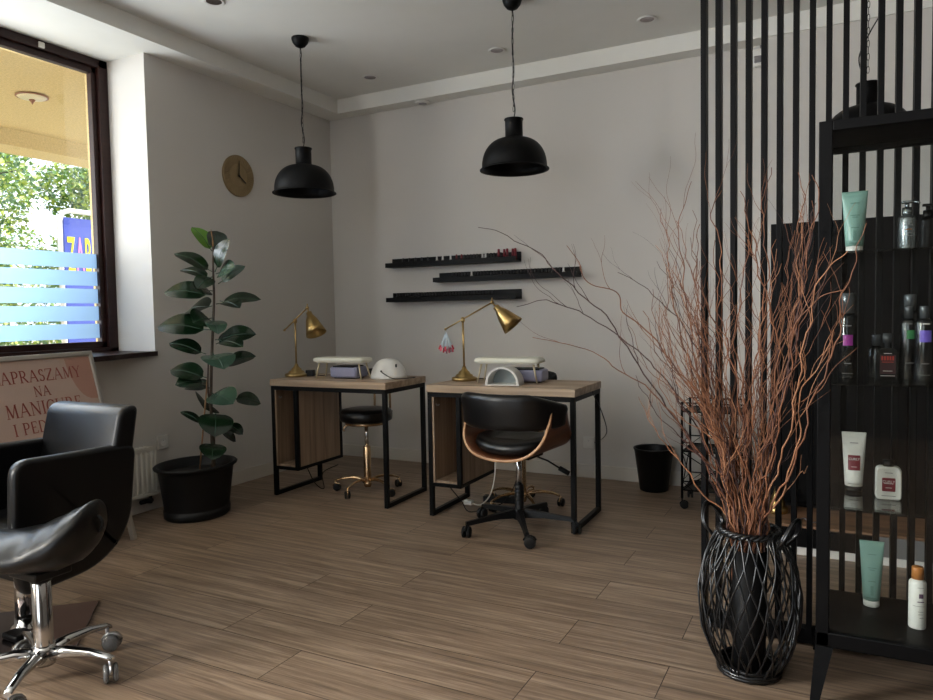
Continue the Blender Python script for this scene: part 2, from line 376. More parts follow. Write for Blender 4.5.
t = empty('motion_sensor', (-0.43, YB - 0.0, 2.6), 'small white motion sensor high on the back wall behind the slats', 'sensor')
b = B(); b.box((-0.032, -0.045, 0), (0.032, 0, 0.105), WHITEP, 0.012); b.build('housing', t)
b = B(); b.box((-0.02, -0.048, 0.02), (0.02, -0.0445, 0.06), GREYTXT, 0.004); b.build('lens', t)
b = B(); b.tube([(0.01, -0.006, 0.1), (0.012, -0.006, 0.13), (0.0, -0.006, 0.17)], 0.0025, GREYTXT, 6); b.build('cable', t)

# sockets
def socket(name, loc, ax, label, n=1):
    t = empty(name, loc, label, 'socket', rz=ax)
    for k in range(n):
        o = k * 0.071
        b = B(); b.box((-0.04 + o, -0.011, -0.04), (0.031 + 0.009 + o, 0, 0.04), WHITEP, 0.003); p = b.build('plate', t)
        b = B(); b.lathe([(0.026, 0), (0.027, 0.002), (0.02, 0.002), (0.019, -0.006), (0.0, -0.006)], (o, -0.0111, 0), WHITEP, 24, axis=(0, -1, 0)); b.build('socket_well', p)
        b = B(); b.cyl((o, -0.005, 0.012), (o, -0.016, 0.012), 0.0025, STEEL, 8); b.build('earth_pin', p)
socket('wall_socket', (XL, 2.998, 0.394), pi / 2, 'white wall socket between the radiator and the potted rubber plant')
socket('wall_socket', (-1.512, YB, 0.245), 0, 'white wall socket low on the back wall under the right desk')

# wall clock
t = empty('wall_clock', (XL, 3.70, 2.122), 'round bronze wall clock with radial ribs hung beside the window', 'clock', rz=pi / 2)
b = B()
n = 96; R = 0.141
rings = [[Vector((r * cos(2 * pi * k / n), -y - (0.0022 if (k % 2 and r > 0.08) else 0), r * sin(2 * pi * k / n))) for k in range(n)] for r, y in ((R, 0.0), (R, 0.012), (R * 0.985, 0.015), (0.085, 0.0125), (0.08, 0.012), (0.001, 0.0115))]
b.ring_loft(rings, BRONZE, smooth=False); b.build('dial', t)
b = B(); b.bar((0.0, -0.0165, -0.012), (0.004, -0.0165, 0.105), 0.0045, 0.0018, BLACKP, up=(0, 1, 0)); b.build('minute_hand', t)
b = B(); b.bar((-0.008, -0.0185, 0.006), (0.058, -0.0185, -0.043), 0.0075, 0.0018, BLACKP, up=(0, 1, 0)); b.build('hour_hand', t)
b = B(); b.cyl((0, -0.011, 0), (0, -0.021, 0), 0.006, BLACKP, 14); b.build('hub', t)

# radiator under the window
t = empty('radiator', (XL, 2.30, 0.0), 'white ribbed panel radiator on the wall behind the armchair', 'radiator')
b = B(); x1 = 0.1
y0, y1, z0, z1 = -0.62, 0.585, 0.108, 0.397
prof = []
nrib = 36; ys = []
for k in range(nrib):
    a = y0 + 0.012 + (y1 - y0 - 0.024) * k / nrib; w = (y1 - y0 - 0.024) / nrib
    ys += [(a, 0.0), (a + w * 0.2, 0.007), (a + w * 0.55, 0.007), (a + w * 0.75, 0.0)]
ys.append((y1 - 0.012, 0))
rings = [[Vector((x1 - 0.012 + d * (0 if zz in (z0, z1) else 1), y, zc)) for y, d in ys] for zz, zc in ((z0, z0 + 0.02), (0.2, z0 + 0.035), (0.3, z1 - 0.035), (z1, z1 - 0.02))]
b.ring_loft(rings, RADI, closed=False, smooth=False)
b.box((x1 - 0.018, y0, z0), (x1 - 0.006, y1, z0 + 0.022), RADI, 0.003); b.box((x1 - 0.018, y0, z1 - 0.022), (x1 - 0.006, y1, z1), RADI, 0.003)
b.box((x1 - 0.018, y0, z0), (x1 - 0.006, y0 + 0.014, z1), RADI, 0.003); b.box((x1 - 0.018, y1 - 0.014, z0), (x1 - 0.006, y1, z1), RADI, 0.003)
b.build('front_panel', t)
b = B(); b.box((0.035, y0 + 0.004, z0 + 0.005), (x1 - 0.018, y1 - 0.004, z1 - 0.004), RADI, 0.003); b.build('body', t)
b = B()
for k in range(40):
    a = y0 + 0.02 + k * (y1 - y0 - 0.04) / 40; b.box((0.035, a, z1 - 0.004), (x1 - 0.012, a + 0.012, z1 + 0.003), RADI)
b.build('top_grille', t)
for a in (y0 + 0.2, y1 - 0.2):
    b = B(); b.box((0.0, a, 0.15), (0.036, a + 0.03, 0.36), STEEL); b.build('bracket', t)
b = B(); b.tube([(0.06, y1 - 0.03, z0 + 0.01), (0.06, y1 - 0.03, 0.06), (0.03, y1 - 0.03, 0.06), (0.0, y1 - 0.03, 0.06)], 0.009, BLACKP, 10)
b.cyl((0.06, y1 - 0.1, 0.075), (0.06, y1 - 0.02, 0.075), 0.013, BLACKP, 12); b.build('valve', t)

# ================================================================== outside
b = B(); b.box((-60, -40, -0.4), (-4.34, 60, -0.15), M('pale_paving', (176, 168, 150), 0.9, var=0.08, vscale=3)); b.build('ground_outside', **S)
b = B(); b.box((-6.75, -3.0, 2.882), (-4.1, 7.5, 3.3), STUCCO); b.box((-6.95, -3.0, 2.733), (-6.6, 7.5, 3.3), STUCCO); b.build('ceiling_outside', **S)
t = empty('porch_lamp', (-5.501, 3.434, 2.882), 'round frosted porch lamp with copper finial under the tan soffit', 'lamp')
COPPER = M('copper', (150, 104, 84), 0.5, 0.3); FROST = M('frosted_lamp_glass', (214, 206, 180), 0.4)
b = B(); b.lathe([(0.0884, 0.0), (0.1122, -0.0082), (0.1142, -0.0136), (0.102, -0.015)], (0, 0, 0), COPPER, 32, caps=False); b.build('rim', t)
b = B(); b.lathe([(0.1054, -0.0109), (0.0884, -0.0231), (0.0544, -0.0313), (0.0, -0.034)], (0, 0, 0), FROST, 32); b.build('lamp_shade', t)
b = B(); b.lathe([(0.019, -0.0306), (0.0231, -0.0374), (0.0136, -0.0476), (0.0082, -0.0578), (0.0, -0.0714)], (0, 0, 0), COPPER, 16); b.build('finial', t)

def tree(loc, r, h, n, seed, label, cols, trunk_h=1.2):
    rnd = random.Random(seed); t = empty('tree', loc, label, 'tree', 'trees outside the window')
    b = B(); b.tube([(0, 0, -0.2), (0.05, 0.03, trunk_h), (0.0, 0.1, h * 0.6), (0.1, 0.0, h * 0.9)], [0.09, 0.06, 0.03, 0.01], STEMM, 10)
    for k in range(9):
        a = rnd.uniform(0, 2 * pi); z = rnd.uniform(trunk_h * 0.6, h * 0.8)
        b.tube([(0.02, 0.04, z), (0.4 * r * cos(a), 0.4 * r * sin(a), z + 0.4), (0.85 * r * cos(a), 0.85 * r * sin(a), z + 0.6)], [0.022, 0.014, 0.006], STEMM, 6)
    b.build('trunk', t)
    b = B(); blobs = [(rnd.uniform(-1, 1) * r * 0.72, rnd.uniform(-1, 1) * r * 0.72, rnd.uniform(0.05, 1) * h, rnd.uniform(0.35, 0.65) * r * 0.7) for _ in range(34)]
    for k in range(n):
        bx, by, bz, br = rnd.choice(blobs); d = Vector((rnd.gauss(0, 1), rnd.gauss(0, 1), rnd.gauss(0, 1))).normalized() * br * rnd.uniform(0.6, 1.05)
        c = Vector((bx, by, bz)) + d; q = Euler((rnd.uniform(-1, 1), rnd.uniform(-1, 1), rnd.uniform(0, 6.3))).to_matrix()
        L = rnd.uniform(0.07, 0.125); w = L * 0.65; m = rnd.choice(cols)
        b.poly([c + q @ Vector(p) for p in ((-L / 2, 0, 0), (0, -w / 2, 0.012), (L / 2, 0, 0), (0, w / 2, 0.012))], m)
    b.build('foliage', t, kind='stuff')
def leafmat(n, c):
    m = M(n, c, 0.55, var=0.15, vscale=2); bb = m.node_tree.nodes['Principled BSDF']
    return m
G = [leafmat('leaf_yellow_green', (176, 192, 84)), leafmat('leaf_green', (116, 152, 76)), leafmat('leaf_blue_green', (116, 148, 116)), leafmat('leaf_pale', (186, 196, 128))]
tree((-12.0, 5.6, -0.15), 1.75, 4.3, 30000, 1, 'leafy green tree behind the left half of the window glass', G)
tree((-12.0, 9.4, -0.15), 1.8, 3.7, 30000, 2, 'leafy green tree behind the blue roadside sign', G)
tree((-16.6, 7.9, -0.15), 2.1, 5.2, 24000, 4, 'farther green tree rising between the two nearer trees', G)
tree((-16.2, 12.8, -0.15), 2.1, 4.8, 24000, 6, 'farther tall green tree at the right edge of the window glass', G)
b = B(); rnd = random.Random(9)
for k in range(9000):
    c = Vector((rnd.uniform(-9.9, -9.4), rnd.uniform(0.5, 12), rnd.uniform(-0.15, 1.35))); q = Euler((rnd.uniform(-1.2, 1.2), rnd.uniform(-1.2, 1.2), rnd.uniform(0, 6.3))).to_matrix(); L = rnd.uniform(0.06, 0.11)
    b.poly([c + q @ Vector(p) for p in ((-L / 2, 0, 0), (0, -L / 3, 0.01), (L / 2, 0, 0), (0, L / 3, 0.01))], rnd.choice(G))
o = b.build('hedge', kind='stuff'); tag(o, 'long clipped green hedge seen between the stripes of the window film', 'hedge')

# blue sign on posts
t = empty('roadside_sign', (-9.0, 5.9, -0.15), 'blue sign board with yellow and pink letters in a white frame outside', 'sign', rz=0)
a_ = Vector((0.0, 1.0, 0.0)).normalized()
b = B(); b.box((-0.03, 0.06, 0.9), (0.0, 2.3, 2.66), BLUES); b.build('panel', t)
b = B(); fr = [(0.0, 0.0, 2.6), (0.0, 0.04, 2.71), (0, 0.14, 2.75), (0, 2.25, 2.75), (0, 2.34, 2.65), (0, 2.36, 0.95), (0, 2.28, 0.85), (0, 0.1, 0.85), (0, 0.0, 0.95)]
b.tube([Vector(p) for p in fr], 0.035, WHITEP, 8, closed=True); b.build('frame', t)
for yy in (0.35, 2.0):
    b = B(); b.box((-0.09, yy, 0.0), (-0.03, yy + 0.06, 2.4), ALU); b.build('post', t)
pm = Matrix.Translation((0.003, 0, 0)) @ Matrix(((0, 0, 1, 0), (1, 0, 0, 0), (0, 1, 0, 0), (0, 0, 0, 1)))
def sgn(ch, y, z, s, m):
    o = text_mesh(ch, s, m, 'letter', t, pm @ Matrix.Translation((y, z, 0)) @ Matrix.Diagonal((0.34, 1.38, 1, 1)), 0.004, 'LEFT')
sgn('Z', 0.09, 1.93, 0.5, YEL); sgn('A', 0.215, 1.93, 0.5, PINKS); sgn('B', 0.335, 1.93, 0.5, YEL); sgn('K', 0.465, 1.93, 0.5, YEL); sgn('A', 0.59, 1.93, 0.5, PINKS)

# ================================================================== desks
def desk(loc, rz, label, idx):
    W, D, H, T = 0.867, 0.475, 0.75, 0.041
    t = empty('manicure_desk', loc, label, 'desk', 'two matching manicure desks', rz)
    b = B(); b.box((-0.004, -0.004, H - T), (W + 0.004, D + 0.004, H), OAK, 0.002); b.build('tabletop', t)
    f = 0.026; z1 = H - T - 0.0005
    b = B(); b.box((0, 0, z1 - f), (W, f, z1), BLACKM, 0.002); b.build('top_rail', t)
    b = B(); b.box((0, D - f, z1 - f), (W, D, z1), BLACKM, 0.002); b.build('top_rail', t)
    for x0 in (0, W - f):
        for y0 in (0, D - f):
            b = B(); b.box((x0, y0, 0.0), (x0 + f, y0 + f, z1 - (0 if False else 0.0)), BLACKM, 0.002); b.build('leg', t)
        b = B(); b.box((x0, f, 0.0), (x0 + f, D - f, f), BLACKM, 0.002); b.build('floor_rail', t)
        b = B(); b.box((x0, f, z1 - f), (x0 + f, D - f, z1), BLACKM, 0.002); b.build('side_rail', t)
    cx = 0.205; zb = 0.172
    b = B()
    b.box((cx - f, 0, zb), (cx, f, z1 - f), BLACKM, 0.002); b.box((cx - 0.02, D - f, zb), (cx, D, z1 - f), BLACKM, 0.002)
    b.box((f, 0, zb), (cx, f * 0.8, zb + f * 0.8), BLACKM, 0.002); b.box((cx - 0.02, f, zb), (cx, D - f, zb + f * 0.8), BLACKM, 0.002); b.box((f, D - f, zb), (cx - 0.02, D, zb + f * 0.8), BLACKM, 0.002)
    b.build('compartment_frame', t)
    b = B(); zp = zb + f * 0.8
    b.box((f + 0.001, 0.004, zp), (f + 0.013, D - 0.004, z1 - 0.002), OAKV); b.box((cx - 0.02, f, zp), (cx - 0.004, D - f, z1 - 0.002), OAKV)
    b.box((f + 0.013, D - 0.04, zp), (cx - 0.02, D - 0.028, z1 - 0.002), OAKV); b.box((f + 0.013, 0.01, zp), (cx - 0.02, D - 0.04, zp + 0.012), OAKV)
    c = b.build('compartment_panel', t)
    b = B(); b.tube([(f + 0.013, 0.03, 0.64), (f + 0.02, 0.03, 0.632), (f + 0.03, 0.028, 0.63), (f + 0.035, 0.03, 0.64)], 0.003, STEEL, 6); b.build('cable_hook', c)
    return t
D1 = (-3.219, 3.4715, 0.0); D2 = (-2.055, 3.470, 0.0)
desk(D1, 0.022, 'light oak manicure desk on a black frame, nearest the rubber plant', 1)
desk(D2, 0.0153, 'light oak manicure desk on a black frame with the office chair pushed against it', 2)

# ---------------------------------------------------------------- brass desk lamps
def desk_lamp(base, joint, tail, top, sdir, slen, srad, label):
    base = Vector(base); o = lambda p: Vector(p) - base
    t = empty('desk_lamp', base, label, 'lamp', 'brass desk lamps')
    b = B(); b.lathe([(0.0, 0.0), (0.072, 0.0), (0.077, 0.004), (0.077, 0.014), (0.074, 0.02), (0.056, 0.025), (0.052, 0.03), (0.050, 0.036), (0.036, 0.042), (0.033, 0.052), (0.022, 0.06), (0.014, 0.07), (0.010, 0.085)], (0, 0, 0), BRASS, 40); b.build('base', t)
    J = o(joint)
    b = B(); b.cyl((0, 0, 0.08), J, 0.0062, BRASS, 14); b.build('pole', t)
    b = B(); b.lathe([(0.0, -0.016), (0.011, -0.013), (0.013, 0), (0.011, 0.013), (0, 0.018)], J, BRASS, 16); b.lathe([(0.006, -0.018), (0.009, -0.014), (0.009, 0.014), (0.006, 0.018)], J, BRASS, 12, axis=(0.3, -1, 0)); b.build('joint', t)
    b = B(); b.cyl(o(tail), o(top), 0.0045, BRASS, 12); b.lathe([(0, -0.008), (0.007, -0.006), (0.008, 0.0), (0.007, 0.006), (0, 0.008)], o(tail), BRASS, 12, axis=o(top) - o(tail)); b.build('arm', t)
    T = o(top); sd = Vector(sdir).normalized()
    b = B(); b.lathe([(0, -0.012), (0.009, -0.01), (0.012, 0), (0.009, 0.01), (0, 0.012)], T, BRASS, 14, axis=(0.3, -1, 0)); b.cyl(T + Vector((0, 0, 0.006)), T + Vector((0, 0, 0.028)), 0.004, BRASS, 10)
    b.cyl(T, T + sd * 0.035, 0.006, BRASS, 10); b.build('shade_joint', t)
    S0 = T + sd * 0.03
    b = B(); pr = [(0.010, 0), (0.019, 0.004), (0.021, 0.03), (0.026, 0.034), (0.038, 0.06), (0.048, 0.09), (0.056, 0.12), (srad, slen), (srad * 0.97, slen), (0.053, 0.118), (0.045, 0.09), (0.034, 0.06), (0.016, 0.036)]
    b.lathe([(r, z) for r, z in pr], S0, BRASS, 36, axis=sd, caps=True); sh = b.build('lamp_shade', t)
    b = B(); b.lathe([(0, 0.04), (0.012, 0.045), (0.014, 0.07), (0.026, 0.09), (0.029, 0.105), (0.022, 0.122), (0, 0.13)], S0, M('bulb_glass', (210, 210, 205), 0.25), 20, axis=sd); b.build('bulb', sh)
    return t
desk_lamp((-3.2, 3.70, 0.75), (-3.203, 3.705, 1.118), (-3.268, 3.672, 1.06), (-3.128, 3.742, 1.205), (0.46, -0.12, -0.88), 0.165, 0.069, 'brass desk lamp with its shade tipped down, on the desk nearest the plant')
l2 = (-1.97, 3.765, 0.75)
desk_lamp(l2, (-1.973, 3.765, 1.112), (-2.07, 3.725, 1.058), (-1.81, 3.83, 1.212), (0.55, 0.1, -0.62), 0.16, 0.068, 'brass desk lamp with nail colour samples hanging from its arm, on the right desk')
# colour sample tips on a ring
t = empty('nail_sample_ring', (-2.066, 3.722, 1.055), 'bunch of clear nail sample tips with red ends hanging from the lamp arm', 'nail samples')
b = B(); b.tube([Vector((0.011 * cos(a), 0.0, -0.008 + 0.0115 * sin(a))) for a in [k * pi / 6 for k in range(12)]], 0.0012, STEEL, 6, closed=True); b.build('ring', t)
rnd = random.Random(4); CLR = M('clear_acrylic', (176, 190, 198), 0.2); REDS = [M('red_varnish', (170, 26, 40), 0.2), M('wine_varnish', (100, 22, 40), 0.2), M('pink_varnish', (200, 90, 110), 0.2)]
for k in range(13):
    a = -0.42 + 0.07 * k; d = Vector((sin(a), rnd.uniform(-0.12, 0.12), -cos(a))); L = rnd.uniform(0.082, 0.1); p = Vector((0, 0, -0.016))
    b = B(); b.bar(p, p + d * L, 0.005, 0.0012, CLR, up=(0, 1, 0)); b.bar(p + d * L, p + d * (L + 0.028), 0.011, 0.003, REDS[k % 3], up=(0, 1, 0)); b.build('sample_tip', t)

# ---------------------------------------------------------------- arm rests
def armrest(c, rz, L, Wd, H, label):
    t = empty('arm_rest', c, label, 'arm rest', 'cream manicure arm rests', rz)
    b = B(); rings = []
    for z, s in ((H - 0.03, 0.93), (H - 0.026, 0.985), (H - 0.014, 1.0), (H - 0.004, 0.965), (H, 0.9)):
        rg = []
        for k in range(40):
            a = 2 * pi * k / 40; ca, sa = cos(a), sin(a); e = 0.28
            rg.append(Vector((L / 2 * s * math.copysign(abs(ca) ** e, ca), Wd / 2 * s * math.copysign(abs(sa) ** e, sa), z)))
        rings.append(rg)
    b.ring_loft(rings, CREAM); b.build('cushion', t)
    b = B(); b.box((-L / 2 + 0.03, -Wd / 2 + 0.02, H - 0.035), (L / 2 - 0.03, Wd / 2 - 0.02, H - 0.03), WHITEP); b.build('base_board', t)
    for sx in (-1, 1):
        for sy in (-1, 1):
            b = B(); b.cyl((sx * (L / 2 - 0.045), sy * (Wd / 2 - 0.03), H - 0.035), (sx * (L / 2 - 0.022), sy * (Wd / 2 - 0.018), 0.0), 0.0065, GOLDP, 10, r1=0.0042); b.build('leg', t)
    return t
GOLDP = M('pale_gold_legs', (206, 192, 160), 0.3, 0.35)
armrest((-2.79, 3.665, 0.75), 0.06, 0.385, 0.145, 0.135, 'cream padded arm rest on the left desk, in front of the corner of the room')
armrest((-1.665, 3.745, 0.75), 0.10, 0.40, 0.15, 0.142, 'cream padded arm rest on the right desk, behind the white arched lamp')
def collector(c, rz, label, w=0.24, d=0.17, h=0.075):
    t = empty('dust_collector', c, label, 'nail dust collector', 'nail dust collectors under the arm rests', rz)
    b = B(); b.box((-w / 2, -d / 2, 0.006), (w / 2, d / 2, h), LILAC, 0.012); b.build('body', t)
    b = B(); b.box((-w / 2 + 0.02, -d / 2 + 0.004, h - 0.004), (w / 2 - 0.02, d / 2 - 0.02, h + 0.006), BLACKP, 0.003); b.build('grille', t)
    b = B(); b.box((-w / 2 + 0.02, -d / 2 + 0.02, 0.0), (w / 2 - 0.02, d / 2 - 0.02, 0.008), BLACKP); b.build('foot', t)
collector((-2.775, 3.71, 0.75), 0.04, 'lilac white nail dust collector under the left arm rest', 0.20, 0.14)
collector((-1.585, 3.80, 0.75), 0.1, 'lilac white nail dust collector under the right arm rest', 0.23, 0.14)
# ribbed white dome lamp (left desk)
t = empty('dome_nail_lamp', (-2.515, 3.775, 0.75), 'white ribbed dome shaped nail lamp at the right end of the left desk', 'nail lamp')
b = B(); pr = []
for k in range(13):
    a = k / 12 * pi / 2; r = 0.120 * cos(a) ** 0.8 if k < 12 else 0.001
    pr.append((r, 0.124 * sin(a) ** 1.05))
    if 1 < k < 11: pr.append((r - 0.0022, 0.124 * sin(a) ** 1.05 + 0.0012))
b.lathe([(0, 0)] + pr, (0, 0, 0), WHITEP, 40, sy=0.85); b.build('shell', t)
b = B(); b.lathe([(0, 0), (0.006, 0.001), (0.005, 0.006), (0, 0.006)], (0.012, -0.099, 0.05), BLACKP, 12, axis=(0, -1, 0.3)); b.build('button', t)
b = B(); b.box((0.06, -0.02, 0.098), (0.068, -0.01, 0.118), BLACKP, 0.002, Matrix.Translation((0.022, -0.03, -0.025)) ); b.build('switch', t)
b = B(); b.tube(bez([(0.015, -0.106, 0.048), (0.05, -0.122, 0.035), (0.09, -0.085, 0.006), (0.14, -0.03, 0.004), (0.165, 0.05, 0.004)], 6), 0.003, BLACKP, 6); b.build('cable', t)
# arched lamp (right desk)
t = empty('arched_nail_lamp', (-1.625, 3.545, 0.75), 'white half round arched nail lamp on the right desk', 'nail lamp', rz=0.12)
b = B(); n = 28; R0, R1, H0 = 0.096, 0.083, 0.102; dep = 0.12
out = [(-R0 * cos(pi * k / n), H0 * sin(pi * k / n) ** 0.9) for k in range(n + 1)]; inn = [(-R1 * cos(pi * k / n), 0.086 * sin(pi * k / n) ** 0.9 + 0.006) for k in range(n + 1)]
def ringy(y, sc_=1.0): return [Vector((x * sc_, y, z * sc_)) for x, z in out] + [Vector((x * sc_, y, z * sc_ if z * sc_ > 0.006 else 0.006)) for x, z in reversed(inn)]
b.ring_loft([ringy(0.0), ringy(0.006, 1.0), ringy(dep - 0.01, 1.0), ringy(dep, 0.97)], WHITEP, smooth=False); b.build('shell', t)
b = B(); b.box((-R0, 0.0, 0.0), (R0, dep, 0.0065), WHITEP, 0.002); b.build('base_plate', t)
b = B(); b.poly([(x, dep - 0.02, z) for x, z in inn], M('grey_reflector', (150, 160, 160), 0.25), (0, 0.004, 0)); b.build('reflector', t)
# small black things at the lamp bases
t = empty('power_adapter', (-3.115, 3.74, 0.75), 'small black power adapter beside the left brass lamp', 'adapter', rz=0.3)
b = B(); b.box((-0.028, -0.02, 0.0), (0.028, 0.02, 0.042), BLACKP, 0.004); b.build('block', t)
b = B(); b.tube(bez([(0.028, 0, 0.015), (0.06, 0.01, 0.004), (0.11, 0.05, 0.004), (0.16, 0.04, 0.004)], 5), 0.0025, BLACKP, 6); b.build('cable', t)
b = B(); b.tube(bez([(-1.925, 3.86, 0.753), (-1.89, 3.88, 0.753), (-1.87, 3.84, 0.753), (-1.86, 3.80, 0.753), (-1.84, 3.86, 0.753), (-1.80, 3.90, 0.753)], 5), 0.0028, BLACKP, 6)
tag(b.build('loose_cable'), 'short black cable curled behind the brass lamp on the right desk', 'cable')

# ---------------------------------------------------------------- golden stools
def gold_stool(loc, rz, label, seat_z=0.50, back=True, a0=0.0):
    t = empty('gold_stool', loc, label, 'stool', 'gold stools with black seats', rz)
    b = B(); b.lathe([(0, 0.0), (0.155, 0.0), (0.168, 0.008), (0.172, 0.03), (0.172, 0.055), (0.16, 0.074), (0.12, 0.082), (0.0, 0.084)], (0, 0, seat_z), LEATH, 40); s_ = b.build('seat', t)
    b = B(); b.tube([Vector((0.1715 * cos(2 * pi * k / 36), 0.1715 * sin(2 * pi * k / 36), seat_z + 0.057)) for k in range(36)], 0.003, LEATH, 6, closed=True); b.build('piping', s_)
    b = B(); b.lathe([(0, -0.022), (0.13, -0.022), (0.137, -0.018), (0.137, -0.003), (0.13, 0.0), (0, 0.0)], (0, 0, seat_z), GOLD, 36); b.build('seat_plate', t)
    b = B(); b.tube(bez([(-0.05, -0.03, seat_z - 0.026), (-0.11, -0.06, seat_z - 0.03), (-0.13, -0.075, seat_z - 0.055), (-0.118, -0.07, seat_z - 0.065)], 4), 0.0045, GOLD, 8); b.build('height_lever', t)
    b = B(); b.cyl((0, 0, 0.28), (0, 0, seat_z - 0.02), 0.0125, CHROME, 16); b.build('piston', t)
    b = B(); b.lathe([(0, 0.05), (0.02, 0.05), (0.027, 0.07), (0.0245, 0.10), (0.0245, 0.295), (0.02, 0.30), (0, 0.30)], (0, 0, 0), GOLD, 20); b.build('column', t)
    b = B(); b.lathe([(0.0, 0.03), (0.02, 0.03), (0.026, 0.045), (0.026, 0.07)], (0, 0, 0), GOLD, 16)
    for k in range(5):
        a = a0 + 2 * pi * k / 5; d = Vector((cos(a), sin(a), 0))
        b.tube(bez([Vector((0, 0, 0.075)) + d * 0.02, Vector((0, 0, 0.09)) + d * 0.08, Vector((0, 0, 0.085)) + d * 0.16, Vector((0, 0, 0.066)) + d * 0.22], 5), [0.013] * 8 + [0.011] * 4 + [0.009] * 4, GOLD, 8, flat=0.65)
    b.build('star_base', t)
    for k in range(5):
        a = a0 + 2 * pi * k / 5; d = Vector((cos(a), sin(a), 0)); caster(t, d * 0.222, a + 1.1 + 0.7 * k, 0.024, 0.065, BLACKP, GOLD)
    if back:
        b = B()
        for s in (-1, 1): b.tube(bez([(s * 0.045, 0.12, seat_z - 0.012), (s * 0.055, 0.185, seat_z - 0.005), (s * 0.06, 0.205, seat_z + 0.05), (s * 0.06, 0.205, seat_z + 0.18), (s * 0.06, 0.2, seat_z + 0.25)], 5), 0.0075, GOLD, 10)
        b.build('back_frame', t)
        b = B(); pts = []
        rings = []
        for k in range(17):
            a = radians(90) + radians(-48 + 6 * k); r = 0.21
            c = Vector((r * cos(a), r * sin(a) - 0.0, 0)); hh = 0.045 * (1 - abs(k - 8) / 8 * 0.25) if 0 < k < 16 else 0.02
            th = 0.02 if 0 < k < 16 else 0.008; rd = Vector((cos(a), sin(a), 0))
            rings.append([c + rd * th * cos(q) + Vector((0, 0, seat_z + 0.285 + hh * sin(q))) for q in [2 * pi * j / 12 for j in range(12)]])
        b.ring_loft(rings, LEATH); b.build('backrest', t)
    return t
def caster(t, p, ang, R, top, mw, mf):
    """twin wheel caster at floor point p under a stem reaching height top"""
    p = Vector((p.x, p.y, 0)); off = Vector((cos(ang), sin(ang), 0)) * R * 0.5; w = Vector((-sin(ang), cos(ang), 0))
    b = B()
    for s in (-1, 1):
        c = p + off + Vector((0, 0, R)) + w * s * R * 0.48
        b.lathe([(0, -R * 0.28), (R * 0.75, -R * 0.28), (R, -R * 0.15), (R, R * 0.15), (R * 0.75, R * 0.28), (0, R * 0.28)], c, mw, 20, axis=w)
    c = b.build('caster', t)
    b = B(); b.cyl(p + Vector((0, 0, R * 1.2)), p + Vector((0, 0, top)), R * 0.22, mf, 10)
    pts = [p + off + Vector((cos(ang) * R * 1.08 * cos(q), sin(ang) * R * 1.08 * cos(q), R + R * 1.08 * sin(q))) for q in [radians(v) for v in (20, 50, 80, 110, 140, 165)]]
    b.tube(pts, R * 0.2, mf, 8, flat=1.6); b.build('fork', c)
gold_stool((-2.715, 3.80, 0), 0.05, 'gold stool with black round seat under the left desk', 0.465, True, -0.35)
gold_stool((-1.645, 3.86, 0), -0.1, 'gold stool with curved black backrest behind the right desk', 0.47, True, 0.5)

